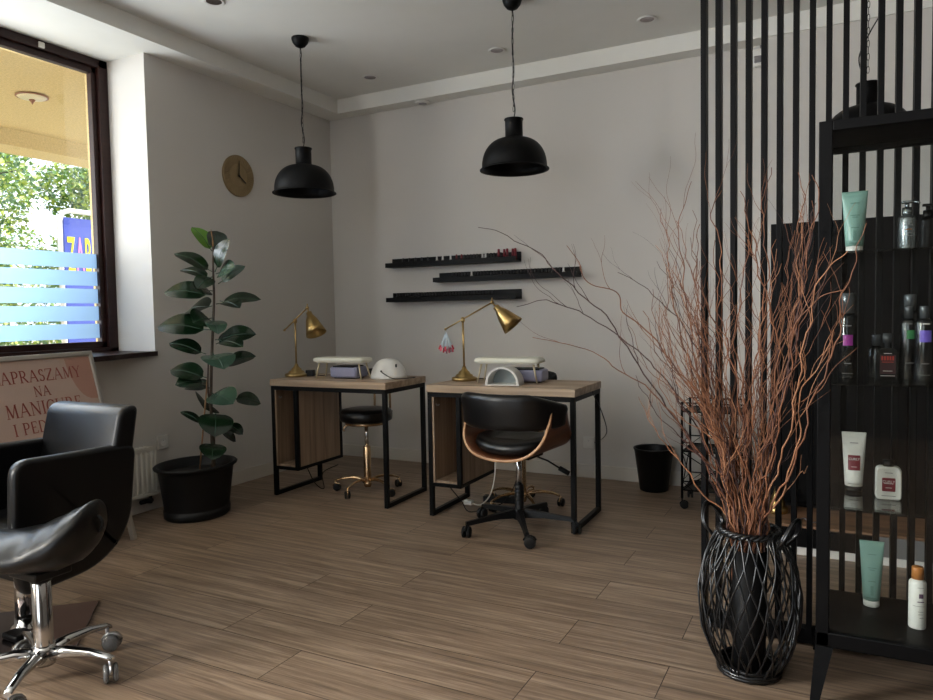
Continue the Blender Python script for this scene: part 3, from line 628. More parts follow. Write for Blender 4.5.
# ---------------------------------------------------------------- office chair with bent walnut shell
def office_chair(loc, rz):
    t = empty('office_chair', loc, 'black leather office chair with bent walnut shell and black five-arm base', 'chair', rz=rz)
    # shell: a U of plywood across X, along Y
    U = []
    for k in range(25):
        a = -1 + 2 * k / 24; x = 0.232 * sin(a * pi / 2) * (1.0); z = 0.43 + 0.155 * (1 - cos(a * pi / 2)) ** 1.15
        U.append((x, z))
    U = [(-0.238, 0.62)] + [(-0.236, 0.60)] + U + [(0.238, 0.615), (0.242, 0.675)]
    b = B(); rings = []
    NY = 12
    for j in range(NY + 1):
        v = j / NY; rg = []
        for i, (x, z) in enumerate(U):
            u = abs(i - (len(U) - 1) / 2) / ((len(U) - 1) / 2)
            half = 0.215 * (1 - 0.62 * max(0, (u - 0.35) / 0.65) ** 1.3); yc = -0.03 - 0.06 * max(0, u - 0.4)
            rg.append(Vector((x + 0.058, yc - 0.07 + (2 * v - 1) * half, z - 0.0)))
        rings.append(rg)
    n = len(U); V = [[b.bm.verts.new(p) for p in r] for r in rings]; fs = []
    for a, c in zip(V, V[1:]):
        for i in range(n - 1): fs.append(b.bm.faces.new((a[i], a[i + 1], c[i + 1], c[i])))
    b._new(fs, WALNUT, True); b.mi(VENEER)
    sh = b.build('shell', t); md = sh.modifiers.new('thickness', 'SOLIDIFY'); md.thickness = 0.013; md.offset = 0; md.material_offset_rim = 1
    # seat cushion
    b = B(); rings = []
    for z, s in ((0.447, 0.8), (0.453, 0.93), (0.475, 1.0), (0.50, 0.97), (0.513, 0.86), (0.517, 0.6)):
        rings.append([Vector((0.055 + 0.212 * s * math.copysign(abs(cos(a)) ** 0.8, cos(a)), -0.09 + 0.212 * s * math.copysign(abs(sin(a)) ** 0.8, sin(a)), z + 0.035 * (cos(a) * s) ** 2 * 0.9)) for a in [2 * pi * k / 36 for k in range(36)]])
    b.ring_loft(rings, LEATH); b.build('seat', t)
    # wraparound back pad (open towards +Y, the desk)
    b = B(); rings = []; NK = 30
    for k in range(NK + 1):
        a = radians(-90) + radians(-92 + 176 * k / NK); u = abs(k - NK / 2) / (NK / 2)
        R = 0.272 + 0.002 * u; c = Vector((R * cos(a) * 0.98 + 0.05, R * sin(a) * 0.84 - 0.085, 0)); rd = Vector((cos(a), sin(a), 0))
        ztop = 0.756 - 0.06 * max(0, u - 0.45) / 0.55; zbot = 0.578 + 0.02 * u ** 3; zc = (ztop + zbot) / 2; hh = (ztop - zbot) / 2; th = 0.028
        if k in (0, NK): th *= 0.4; hh *= 0.75
        rg = []
        for j in range(16):
            q = 2 * pi * j / 16; rg.append(c + rd * (th * math.copysign(abs(cos(q)) ** 0.6, cos(q)) + (0.012 if sin(q) > 0 else 0)) + Vector((0, 0, zc + hh * math.copysign(abs(sin(q)) ** 0.45, sin(q)))))
        rings.append(rg)
    b.ring_loft(rings, LEATH); b.build('backrest', t)
    b = B(); b.box((-0.05, -0.13, 0.405), (0.13, 0.03, 0.424), BLACKP, 0.005); b.build('seat_plate', t)
    b = B(); b.tube([(0.09, -0.02, 0.412), (0.17, 0.0, 0.385), (0.235, 0.02, 0.345)], 0.005, BLACKP, 8); b.tube([(0.225, 0.018, 0.35), (0.275, 0.033, 0.322)], 0.013, BLACKP, 10); b.build('height_lever', t)
    b = B(); b.cyl((0, 0, 0.22), (0, 0, 0.41), 0.0155, CHROME, 18); b.build('piston', t)
    b = B(); b.lathe([(0, 0.075), (0.03, 0.075), (0.031, 0.10), (0.024, 0.115), (0.0235, 0.24), (0.019, 0.245), (0, 0.245)], (0, 0, 0), BLACKP, 20)
    for k in range(5): b.lathe([(0.025, 0), (0.0262, 0.004), (0.025, 0.008)], (0, 0, 0.14 + 0.02 * k), BLACKP, 20, caps=False)
    b.build('column', t)
    b = B(); b.lathe([(0, 0.06), (0.032, 0.06), (0.036, 0.075), (0.034, 0.115), (0, 0.12)], (0, 0, 0), BLACKP, 16)
    A = [radians(v) for v in (228, 300, 12, 84, 156)]
    for a in A:
        a -= rz; d = Vector((cos(a), sin(a), 0)); w = Vector((-sin(a), cos(a), 0)); L = 0.303
        rg = []
        for s, hw, z0, z1 in ((0.02, 0.026, 0.07, 0.115), (0.12, 0.018, 0.074, 0.103), (0.22, 0.014, 0.066, 0.089), (L, 0.013, 0.058, 0.078)):
            rg.append([d * s + w * hw + Vector((0, 0, z0)), d * s - w * hw + Vector((0, 0, z0)), d * s - w * hw * 0.6 + Vector((0, 0, z1)), d * s + w * hw * 0.6 + Vector((0, 0, z1))])
        b.ring_loft(rg, BLACKP, smooth=False)
    b.build('star_base', t)
    for i, a in enumerate(A):
        a -= rz; caster(t, Vector((cos(a), sin(a), 0)) * 0.296, a + (0.9, 1.4, -1.2, 2.4, 1.8)[i], 0.029, 0.062, RUBBER, BLACKP)
    return t
office_chair((-1.482, 3.435, 0.0), -0.1)

# cables under the desks
b = B(); b.tube(bez([(-1.70, 3.62, 0.70), (-1.705, 3.62, 0.40), (-1.71, 3.62, 0.24), (-1.74, 3.62, 0.12), (-1.84, 3.70, 0.03), (-1.93, 3.76, 0.012)], 8), 0.004, WHITEP, 8)
cb = b.build('power_cable', None, ); tag(cb, 'white cable hanging under the right desk down to a white plug on the floor', 'cable')
b = B(); b.box((-1.985, 3.75, 0.0), (-1.93, 3.79, 0.028), WHITEP, 0.006); b.cyl((-1.985, 3.77, 0.018), (-2.002, 3.768, 0.018), 0.003, STEEL, 8); b.build('plug', cb)
def cable(pts, label, r=0.003, m=None):
    b = B(); b.tube(bez(pts, 7), r, m or BLACKP, 6); return tag(b.build('cable'), label, 'cable')
cable([(-1.59, 3.78, 0.70), (-1.61, 3.80, 0.4), (-1.66, 3.80, 0.16), (-1.74, 3.78, 0.03), (-1.85, 3.80, 0.004)], 'black cable hanging behind the office chair under the right desk')
cable([(-2.0, 3.60, 0.15), (-1.95, 3.66, 0.05), (-1.88, 3.62, 0.005), (-1.80, 3.70, 0.005), (-1.72, 3.66, 0.005), (-1.66, 3.72, 0.005), (-1.6, 3.68, 0.005)], 'black cable lying in loops on the floor beneath the right desk')
cable([(-1.19, 3.80, 0.705), (-1.21, 3.90, 0.66), (-1.19, 3.935, 0.60), (-1.26, 4.3, 0.40), (-1.44, 4.70, 0.26), (-1.47, 4.722, 0.25)], 'thin black cable sagging from the right desk to the wall socket')
cable([(-3.05, 3.60, 0.17), (-3.02, 3.64, 0.06), (-2.98, 3.68, 0.02), (-3.05, 3.76, 0.10), (-3.0, 3.86, 0.14)], 'black cable looping below the compartment of the left desk')
t = empty('power_strip', (-1.80, 3.90, 0.0), 'black power strip on the floor under the right desk', 'power strip', rz=0.2)
b = B(); b.box((-0.11, -0.028, 0), (0.11, 0.028, 0.038), BLACKP, 0.005); b.build('housing', t)
for k in range(4):
    b = B(); b.lathe([(0.019, 0), (0.019, 0.001), (0.016, 0.001), (0.015, -0.002), (0, -0.002)], (-0.08 + k * 0.053, 0, 0.0382), BLACKM, 16); b.build('outlet', t)

# ---------------------------------------------------------------- nail polish ledges
def ledge(x0, x1, z0, label):
    t = empty('picture_ledge', (x0, YB, z0), label, 'wall shelf', 'black wall ledges for nail polish'); L = x1 - x0
    b = B(); b.box((0, -0.012, 0), (L, 0, 0.072), BLACKS, 0.001); b.build('back_plate', t)
    b = B(); b.box((0, -0.1, 0), (L, -0.012, 0.012), BLACKS, 0.001); b.build('shelf_board', t)
    b = B(); b.box((0, -0.112, 0), (L, -0.1, 0.034), BLACKS, 0.001); b.build('front_lip', t)
ledge(-3.09, -2.0, 1.512, 'topmost black wall ledge of nail polishes'); ledge(-2.67, -1.555, 1.386, 'middle black wall ledge, set farthest right'); ledge(-3.09, -2.0, 1.247, 'lowest black wall ledge, behind the right brass lamp')
def polish(nm, cap, body, h=0.062):
    b = B(); w_ = 0.0095 if h > 0.07 else 0.0065; b.lathe([(0, 0), (0.0105, 0), (0.0115, 0.002), (0.0115, 0.026), (0.009, 0.03), (0.005, 0.031)], (0, 0, 0), body, 14)
    b.lathe([(w_, 0.031), (w_ * 1.1, 0.032), (w_ * 0.92, h), (0, h)], (0, 0, 0), cap, 12); me = b.build(nm); return me
BCAP = M('black_cap', (14, 14, 15), 0.3); WCAP = M('white_cap', (226, 224, 220), 0.3); RCAP = M('crimson_cap', (120, 24, 38), 0.3); BB = M('dark_polish', (24, 22, 24), 0.15); RB = M('wine_polish', (92, 20, 34), 0.12); WB = M('milky_polish', (210, 204, 198), 0.2)
P = {'d': polish('nail_polish_bottle', BCAP, BB, 0.058), 'w': polish('nail_polish_bottle', WCAP, WB), 'r': polish('nail_polish_bottle', RCAP, RB), 'R': polish('nail_polish_bottle', RCAP, RB, 0.082)}
for o in P.values(): o.location = (0, 0, -50)
used = set()
def put(k, x, y, z, label, group):
    src = P[k]
    if k in used: o = src.copy(); COL.objects.link(o)
    else: o = src; used.add(k)
    o.location = (x, y, z); tag(o, label, 'nail polish', group)
def fx(px, x0, px0, x1, px1): return x0 + (x1 - x0) * (px - px0) / (px1 - px0)
yy = YB - 0.056
for px_, k, lb in ((437, 'w', 'white nail polish on the top ledge, the first from the left'), (443, 'w', 'white nail polish on the top ledge, second from the left'), (451, 'w', 'white nail polish on the top ledge just left of two red ones'),
                   (457, 'r', 'short wine red nail polish on the top ledge beside the third white one'), (462, 'r', 'short wine red nail polish on the top ledge, right one of a pair'), (482.5, 'w', 'white nail polish on the top ledge, left of a close white pair'), (485.5, 'w', 'white nail polish on the top ledge, right of a close white pair')):
    put(k, fx(px_, -3.03, 393, -1.96, 521), yy, 1.524, lb, 'light and red polishes on the top ledge')
for i, px_ in enumerate((498, 502, 506, 510, 513.5)):
    put('R', fx(px_, -3.03, 393, -1.96, 521), yy + 0.022 * (i % 2), 1.524, 'taller crimson capped nail polish in the cluster at the right end of the top ledge', 'crimson cluster on the top ledge')
for i in range(5): put('d', -2.96 + 0.055 * i, yy, 1.524, 'black nail polish lying low at the left part of the top ledge', 'black polishes at the left of the top ledge')
for i in range(10): put('d', -2.43 + 0.026 * i + (0.06 if i > 4 else 0), yy, 1.524, 'black nail polish in the middle stretch of the top ledge', 'black polishes in the middle of the top ledge')
for i in range(34):
    x = -2.53 + 0.0262 * i
    if i == 6: put('w', x, yy, 1.398, 'single white nail polish near the left of the middle ledge', 'white polishes on the middle ledge')
    elif i == 33: put('w', x, yy, 1.398, 'single white nail polish near the right end of the middle ledge', 'white polishes on the middle ledge')
    else: put('d', x, yy, 1.398, 'black nail polish in the long row on the middle ledge', 'black polishes on the middle ledge')
for i in range(34): put('d', -3.02 + 0.0245 * i, yy, 1.259, 'black nail polish in the row on the lowest ledge', 'black polishes on the lowest ledge')

# ---------------------------------------------------------------- pendants
def pendant(x, y, ztop, zrim, R, label, loops=False):
    t = empty('pendant_lamp', (x, y, ztop), label, 'pendant lamp', 'black dome pendant lamps')
    b = B(); b.lathe([(0, 0), (0.052, 0), (0.053, -0.008), (0.046, -0.03), (0.03, -0.05), (0.014, -0.058), (0, -0.06)], (0, 0, 0), BLACKS, 28); b.build('canopy', t)
    zr = zrim - ztop; H = 0.168; neck = 0.106; zn = zr + H + neck
    b = B(); z = -0.058; k = 0; lk = 0.034
    while z - lk > zn + 0.018:
        pts = []
        for j in range(12):
            q = 2 * pi * j / 12; u = 0.0052 * cos(q); v = lk / 2 * sin(q)
            pts.append(Vector((u if k % 2 else 0.0, 0.0 if k % 2 else u, z - lk / 2 + v)))
        b.tube(pts, 0.0014, BLACKM, 5, closed=True); z -= lk - 0.004; k += 1
    b.build('chain', t)
    b = B()
    if not loops: pts = [(0.0, 0.0, -0.05)] + [(0.006 * sin(i * 1.3), 0.006 * cos(i * 1.7), -0.05 + (zn + 0.05) * i / 12) for i in range(1, 12)] + [(0, 0, zn)]
    else: pts = [(0, 0, -0.05), (0.01, 0, -0.2), (0.035, 0, zn + 0.40), (0.05, 0, zn + 0.32), (0.01, 0, zn + 0.24), (-0.035, 0, zn + 0.14), (-0.03, 0, zn + 0.07), (0.0, 0, zn)]
    b.tube(bez(pts, 5), 0.003, BLACKP, 6); b.build('cord', t)
    pr = [(0.0, zn + 0.004), (0.012, zn + 0.004), (0.012, zn), (0.052, zn), (0.053, zn - 0.006), (0.048, zn - 0.010), (0.048, zr + H + 0.01), (0.058, zr + H - 0.001)]
    for k in range(1, 13):
        a = k / 12 * pi / 2; pr.append((0.058 + (R - 0.012 - 0.058) * sin(a), zr + 0.012 + (H - 0.013) * cos(a) ** 0.9 if k < 12 else zr + 0.012))
    pr += [(R - 0.01, zr + 0.006), (R, zr + 0.002), (R, zr - 0.002), (R - 0.014, zr + 0.002)]
    for k in range(11, 0, -1):
        a = k / 12 * pi / 2; pr.append((0.052 + (R - 0.018 - 0.052) * sin(a), zr + 0.008 + (H - 0.017) * cos(a) ** 0.9))
    pr += [(0.04, zr + H - 0.012), (0, zr + H - 0.012)]
    b = B(); b.lathe(pr, (0, 0, 0), BLACKS, 48, caps=False); sh = b.build('lamp_shade', t)
    b = B(); b.lathe([(0, 0.0), (0.014, 0.0), (0.016, -0.03), (0.03, -0.055), (0.034, -0.078), (0.024, -0.1), (0, -0.108)], (0, 0, zr + H - 0.012), M('opal_bulb', (196, 194, 186), 0.3), 20); b.build('bulb', sh)
    return t
pendant(-2.911, 3.488, ZC, 1.905, 0.193, 'black dome pendant lamp hanging over the left desk near the clock')
pendant(-1.569, 3.634, ZC, 1.928, 0.19, 'black dome pendant lamp hanging over the right desk')
pendant(0.123, 3.905, ZC, 1.92, 0.2, 'black dome pendant lamp with looping cord, behind the slatted screen', True)

# ---------------------------------------------------------------- waste bin
t = empty('waste_bin', (-1.03, 4.56, 0), 'black tapered waste bin standing against the back wall', 'waste bin')
b = B(); b.lathe([(0, 0.004), (0.08, 0.0), (0.088, 0.004), (0.122, 0.262), (0.128, 0.266), (0.128, 0.274), (0.118, 0.274), (0.116, 0.262), (0.083, 0.012), (0, 0.01)], (0, 0, 0), BLACKP, 40); b.build('bin_body', t)

# ---------------------------------------------------------------- rolling cart behind the branches
t = empty('rolling_cart', (-0.785, 4.19, 0), 'black wire rolling cart half hidden behind the willow branches', 'cart')
cw, cd = 0.34, 0.26
for x in (0, cw):
    for y in (0, cd):
        b = B(); b.cyl((x, y, 0.06), (x, y, 0.62), 0.007, BLACKM, 10); b.build('post', t)
        caster(t, Vector((x, y, 0)), 0.4 + x * 3 + y * 5, 0.022, 0.062, RUBBER, BLACKM)
for z in (0.105, 0.33, 0.56):
    b = B(); b.box((0, 0, z), (cw, cd, z + 0.004), BLACKM)
    for zz in (z + 0.004, z + 0.055):
        b.tube([(0, 0, zz), (cw, 0, zz), (cw, cd, zz), (0, cd, zz)], 0.004, BLACKM, 6, closed=True)
    n = 5
    for i in range(n):
        x0, x1 = cw * i / n, cw * (i + 1) / n
        b.tube([(x0, 0, z), (x1, 0, z + 0.055)], 0.002, BLACKM, 5); b.tube([(x0, 0, z + 0.055), (x1, 0, z)], 0.002, BLACKM, 5)
        b.tube([(x0, cd, z), (x1, cd, z + 0.055)], 0.002, BLACKM, 5)
    b.build('tray', t)
b = B(); b.tube([(0, 0, 0.12), (0, cd, 0.33)], 0.003, BLACKM, 6); b.tube([(0, cd, 0.12), (0, 0, 0.33)], 0.003, BLACKM, 6); b.tube([(0.0, 0, 0.12), (cw, 0, 0.33)], 0.003, BLACKM, 6); b.tube([(cw, 0, 0.12), (0, 0, 0.33)], 0.003, BLACKM, 6); b.build('cross_brace', t)

# ---------------------------------------------------------------- slatted screen
t = empty('slatted_screen', (0, 2.62, 0), 'floor to ceiling screen of thin black vertical slats behind the willow basket', 'room divider')
for i in range(26):
    x = -0.425 + 0.0487 * i + 0.0004 * i * 0
    b = B(); b.box((x, 0.0, 0.0 if i in (0, 8, 16, 25) else 0.03), (x + 0.0175, 0.058, ZC), BLACKS, 0.001); b.build('slat', t)
b = B(); b.box((-0.425, 0.008, 0.008), (-0.425 + 0.0487 * 25 + 0.0175, 0.05, 0.058), BLACKS, 0.001); b.build('bottom_rail', t)
b = B(); b.box((-0.425, 0.008, ZC - 0.03), (-0.425 + 0.0487 * 25 + 0.0175, 0.05, ZC), BLACKS, 0.001); b.build('top_rail', t)

# ---------------------------------------------------------------- low podium, tall black cabinet and gold lamp foot behind the screen
DARKW = wood_mat('dark_podium_boards', (96, 70, 50), (140, 106, 80))
t = empty('low_podium', (0.3, 3.6, 0), 'low podium with a brown board top and black front behind the slatted screen', 'podium')
b = B(); b.box((-0.66, 0.0, 0.128), (1.4, 0.99, 0.14), DARKW, 0.002); b.build('top_board', t)
b = B(); b.box((-0.66, -0.004, 0.04), (-0.14, 0.01, 0.128), BLACKS, 0.001); b.box((-0.66, 0.01, 0.0), (-0.65, 0.95, 0.128), BLACKS); b.build('front_panel', t)
b = B(); b.box((-0.14, -0.004, 0.04), (1.4, 0.01, 0.128), M('grey_panel', (112, 112, 112), 0.5), 0.001); b.build('grey_front_panel', t, label='grey front panel')
b = B(); b.box((-0.66, 0.006, 0.0), (1.4, 0.02, 0.04), WHITEP, 0.001); b.build('plinth', t, label='white plinth strip')
b = B(); b.lathe([(0, 0), (0.008, 0.0), (0.009, 0.006), (0, 0.008)], (-0.405, -0.004, 0.095), STEEL, 14, axis=(0, -1, 0)); b.build('knob', t)
t = empty('tall_cabinet', (-0.297, 3.93, 0.14), 'tall plain black cabinet standing on the podium behind the slatted screen', 'cabinet')
b = B(); b.box((0, 0, 0.02), (1.2, 0.38, 1.43), BLACKS, 0.003); b.build('body', t)
for k in range(2):
    b = B(); b.box((0.004 + 0.598 * k, -0.018, 0.03), (0.596 + 0.598 * k, 0, 1.425), BLACKS, 0.002); d = b.build('door', t)
    b = B(); b.box((0.55 + 0.07 * k, -0.032, 0.62), (0.562 + 0.07 * k, -0.018, 0.8), BLACKM, 0.002); b.build('handle', d)
b = B(); b.box((0.02, 0.02, 0), (1.18, 0.36, 0.02), BLACKP); b.build('plinth', t)
t = empty('gold_lamp_foot', (-0.253, 3.80, 0.14), 'stepped gold lamp foot standing on the podium beside the black cabinet', 'lamp')
b = B(); b.lathe([(0, 0), (0.048, 0), (0.05, 0.006), (0.05, 0.024), (0.044, 0.03), (0.036, 0.034), (0.036, 0.054), (0.03, 0.06), (0.028, 0.078), (0.018, 0.10), (0.010, 0.13)], (0, 0, 0), BRASS, 32); b.build('base', t)
b = B(); b.cyl((0, 0, 0.12), (0, 0, 0.45), 0.006, BRASS, 12); b.lathe([(0, 0), (0.012, 0.004), (0.012, 0.02), (0, 0.03)], (0, 0, 0.445), BRASS, 14); b.build('pole', t)
cable([(-0.17, 3.70, 0.1435), (-0.15, 3.68, 0.144), (-0.13, 3.72, 0.144), (-0.10, 3.66, 0.144), (-0.06, 3.68, 0.144)], 'pale cable lying on the podium top beside the gold lamp foot', 0.003, GREYTXT)

# ================================================================== salon armchair
def rbox_loft(b, outline, y0, y1, m, r=0.02, seg=3):
    """outline: closed list of (u,z) ; extruded along x from y0 to y1 with softly rounded rims"""
    cx = sum(p[0] for p in outline) / len(outline); cz = sum(p[1] for p in outline) / len(outline)
    def ins(d):
        o = []
        n = len(outline)
        for i, (u, z) in enumerate(outline):
            a = outline[i - 1]; c = outline[(i + 1) % n]; t = Vector((c[0] - a[0], c[1] - a[1])).normalized(); nn = Vector((t.y, -t.x))
            if (u - cx) * nn.x + (z - cz) * nn.y > 0: nn = -nn
            o.append((u + nn.x * d, z + nn.y * d))
        return o
    rings = []
    for k in range(seg + 1):
        q = pi / 2 * k / seg; rings.append([Vector((y0 + r * (1 - cos(q)), u, z)) for u, z in ins(r * (1 - sin(q)))])
    for k in range(seg, -1, -1):
        q = pi / 2 * k / seg; rings.append([Vector((y1 - r * (1 - cos(q)), u, z)) for u, z in ins(r * (1 - sin(q)))])
    b.ring_loft(rings, m)
def rounded(pts, rad, n=6):
    """polygon with rounded corners; rad a list"""
    out = []; N = len(pts)
    for i in range(N):
        p = Vector(pts[i]); a = (Vector(pts[i - 1]) - p); c = (Vector(pts[(i + 1) % N]) - p); r = rad[i] if isinstance(rad, (list, tuple)) else rad
        a = p + a.normalized() * r; c = p + c.normalized() * r
        for k in range(n + 1):
            s = k / n; out.append(tuple((1 - s) ** 2 * a + 2 * s * (1 - s) * p + s * s * c))
    return out
t = empty('styling_chair', (-2.60, 1.567, 0), 'black leather styling armchair on a chrome column in front of the poster board', 'chair', rz=0.0)
out = rounded([(-0.21, 0.692), (0.25, 0.68), (0.215, 0.37), (0.09, 0.255), (-0.20, 0.235), (-0.225, 0.40)], [0.06, 0.05, 0.09, 0.09, 0.05, 0.05])
for s in (1, -1):
    b = B(); x0 = 0.19 if s > 0 else -0.24
    rbox_loft(b, out, x0, x0 + 0.05, LEATH, 0.018, 5); b.build('arm_panel', t)
b = B(); bo = rounded([(0.10, 0.44), (0.19, 0.816), (0.272, 0.826), (0.20, 0.44)], [0.03, 0.036, 0.036, 0.03])
rbox_loft(b, bo, -0.215, 0.236, LEATH, 0.02, 5); b.build('backrest', t)
b = B(); so = rounded([(-0.25, 0.36), (-0.25, 0.455), (0.15, 0.44), (0.15, 0.34)], 0.035); rbox_loft(b, so, -0.188, 0.188, LEATH, 0.02, 4); b.build('seat', t)
b = B(); b.box((-0.18, -0.18, 0.27), (0.18, 0.16, 0.345), BLACKP, 0.01); b.build('seat_base', t)
b = B(); Q = (-0.05, -0.03, 0); b.cyl((-0.05, -0.03, 0.03), (-0.05, -0.03, 0.28), 0.032, CHROME, 28); b.lathe([(0.05, 0.012), (0.05, 0.03), (0.036, 0.04), (0.034, 0.06)], Q, CHROME, 28); b.lathe([(0.034, 0.22), (0.045, 0.235), (0.045, 0.28)], Q, BLACKP, 24); b.build('column', t)
b = B(); mt = Matrix.Translation((-0.05, -0.03, 0)) @ Matrix.Rotation(pi / 4, 4, 'Z'); b.box((-0.21, -0.21, 0.0), (0.21, 0.21, 0.012), DCHROME, 0.003, mt); b.build('base_plate', t)
b = B(); b.tube([(-0.02, -0.02, 0.245), (-0.12, -0.16, 0.25), (-0.2, -0.3, 0.24)], 0.008, CHROME, 10); b.tube([(-0.12, -0.33, 0.236), (-0.28, -0.27, 0.244)], 0.012, CHROME, 10); b.build('pump_lever', t)
b = B(); b.box((-0.05, -0.12, 0.012), (0.04, -0.05, 0.035), BLACKM, 0.008); b.build('pedal', t)

# ================================================================== saddle stool
t = empty('saddle_stool', (-2.235, 1.35, 0), 'black saddle stool on a chrome five-star base with clear casters', 'stool', rz=0.0)
dirv = Vector((0.888, 0.459, 0)).normalized(); sidev = Vector((-0.459, 0.888, 0))
b = B(); rings = []
NX = 30
def interp(tb, s_):
    for (a, va), (c, vc) in zip(tb, tb[1:]):
        if s_ <= c:
            q = (s_ - a) / (c - a); q = q * q * (3 - 2 * q) * 0.5 + q * 0.5; return va + (vc - va) * q
    return tb[-1][1]
for i in range(NX + 1):
    s = -1 + 2 * i / NX; s = math.copysign(1 - (1 - abs(s)) ** 1.35, s); x = 0.195 * s
    top = interp([(-1, 0.455), (-0.9, 0.482), (-0.5, 0.482), (0, 0.498), (0.4, 0.53), (0.7, 0.558), (0.93, 0.58), (1.0, 0.572)], s)
    bot = interp([(-1, 0.42), (-0.9, 0.39), (-0.5, 0.368), (0, 0.36), (0.4, 0.366), (0.7, 0.388), (0.9, 0.425), (1.0, 0.475)], s)
    hw = 0.165 * max(0.0, (1 - abs(s) ** 5.0)) ** 0.5 * (0.98 - 0.16 * (s + 1) / 2) + 0.006
    rg = []
    for k in range(28):
        q = 2 * pi * k / 28; cq, sq = cos(q), sin(q)
        y = hw * math.copysign(abs(cq) ** 0.8, cq); u = abs(y) / hw
        zt = top - 0.05 * u ** 2.4 * (1 - 0.6 * max(0, s) ** 2); zb = bot + 0.035 * u ** 2
        z = (zt + zb) / 2 + (zt - zb) / 2 * math.copysign(abs(sq) ** 0.65, sq)
        rg.append(dirv * x + sidev * y + Vector((0, 0, z)))
    rings.append(rg)
b.ring_loft(rings, LEATH)
b.xf(Matrix.Translation((-0.005, 0, 0)))
st = b.build('seat', t); 
b = B(); b.tube([dirv * (0.178 + 0.026 * sin(q)) + sidev * 0.0 + Vector((0, 0, 0.505 + 0.028 * cos(q))) for q in [pi * k / 10 for k in range(11)]], 0.005, BLACKP, 8); b.build('rear_handle', t)
b = B(); b.box((-0.07, -0.06, 0.345), (0.07, 0.06, 0.372), BLACKP, 0.006); b.build('seat_plate', t)
b = B(); b.cyl((0, 0, 0.32), (0, 0, 0.36), 0.022, BLACKP, 20); b.lathe([(0.022, 0.322), (0.031, 0.325), (0.031, 0.34), (0.024, 0.352)], (0, 0, 0), BLACKP, 24); b.build('piston', t)
b = B(); b.lathe([(0, 0.08), (0.027, 0.08), (0.031, 0.10), (0.0285, 0.12), (0.0285, 0.322), (0.024, 0.326), (0, 0.326)], (0, 0, 0), CHROME, 32); b.build('column', t)
b = B(); b.lathe([(0, 0.055), (0.03, 0.055), (0.038, 0.075), (0.036, 0.105), (0.03, 0.12), (0, 0.12)], (0, 0, 0), CHROME, 24)
SA = [radians(v) for v in (-55, 20, 92, 162, 234)]
for a in SA:
    d = Vector((cos(a), sin(a), 0)); w = Vector((-sin(a), cos(a), 0)); rg = []
    for s, hw, z0, z1 in ((0.015, 0.024, 0.062, 0.112), (0.08, 0.019, 0.08, 0.118), (0.16, 0.0155, 0.086, 0.112), (0.22, 0.014, 0.078, 0.098), (0.238, 0.012, 0.072, 0.088)):
        rg.append([d * s + w * hw * cos(q) + Vector((0, 0, (z0 + z1) / 2 + (z1 - z0) / 2 * sin(q))) for q in [2 * pi * k / 14 + pi / 14 for k in range(14)]])
    b.ring_loft(rg, CHROME)
b.build('star_base', t)
for i, a in enumerate(SA): caster(t, Vector((cos(a), sin(a), 0)) * 0.226, a + (2.6, 2.2, -1.0, 2.0, 1.0)[i], 0.029, 0.082, CLEARP, STEEL)

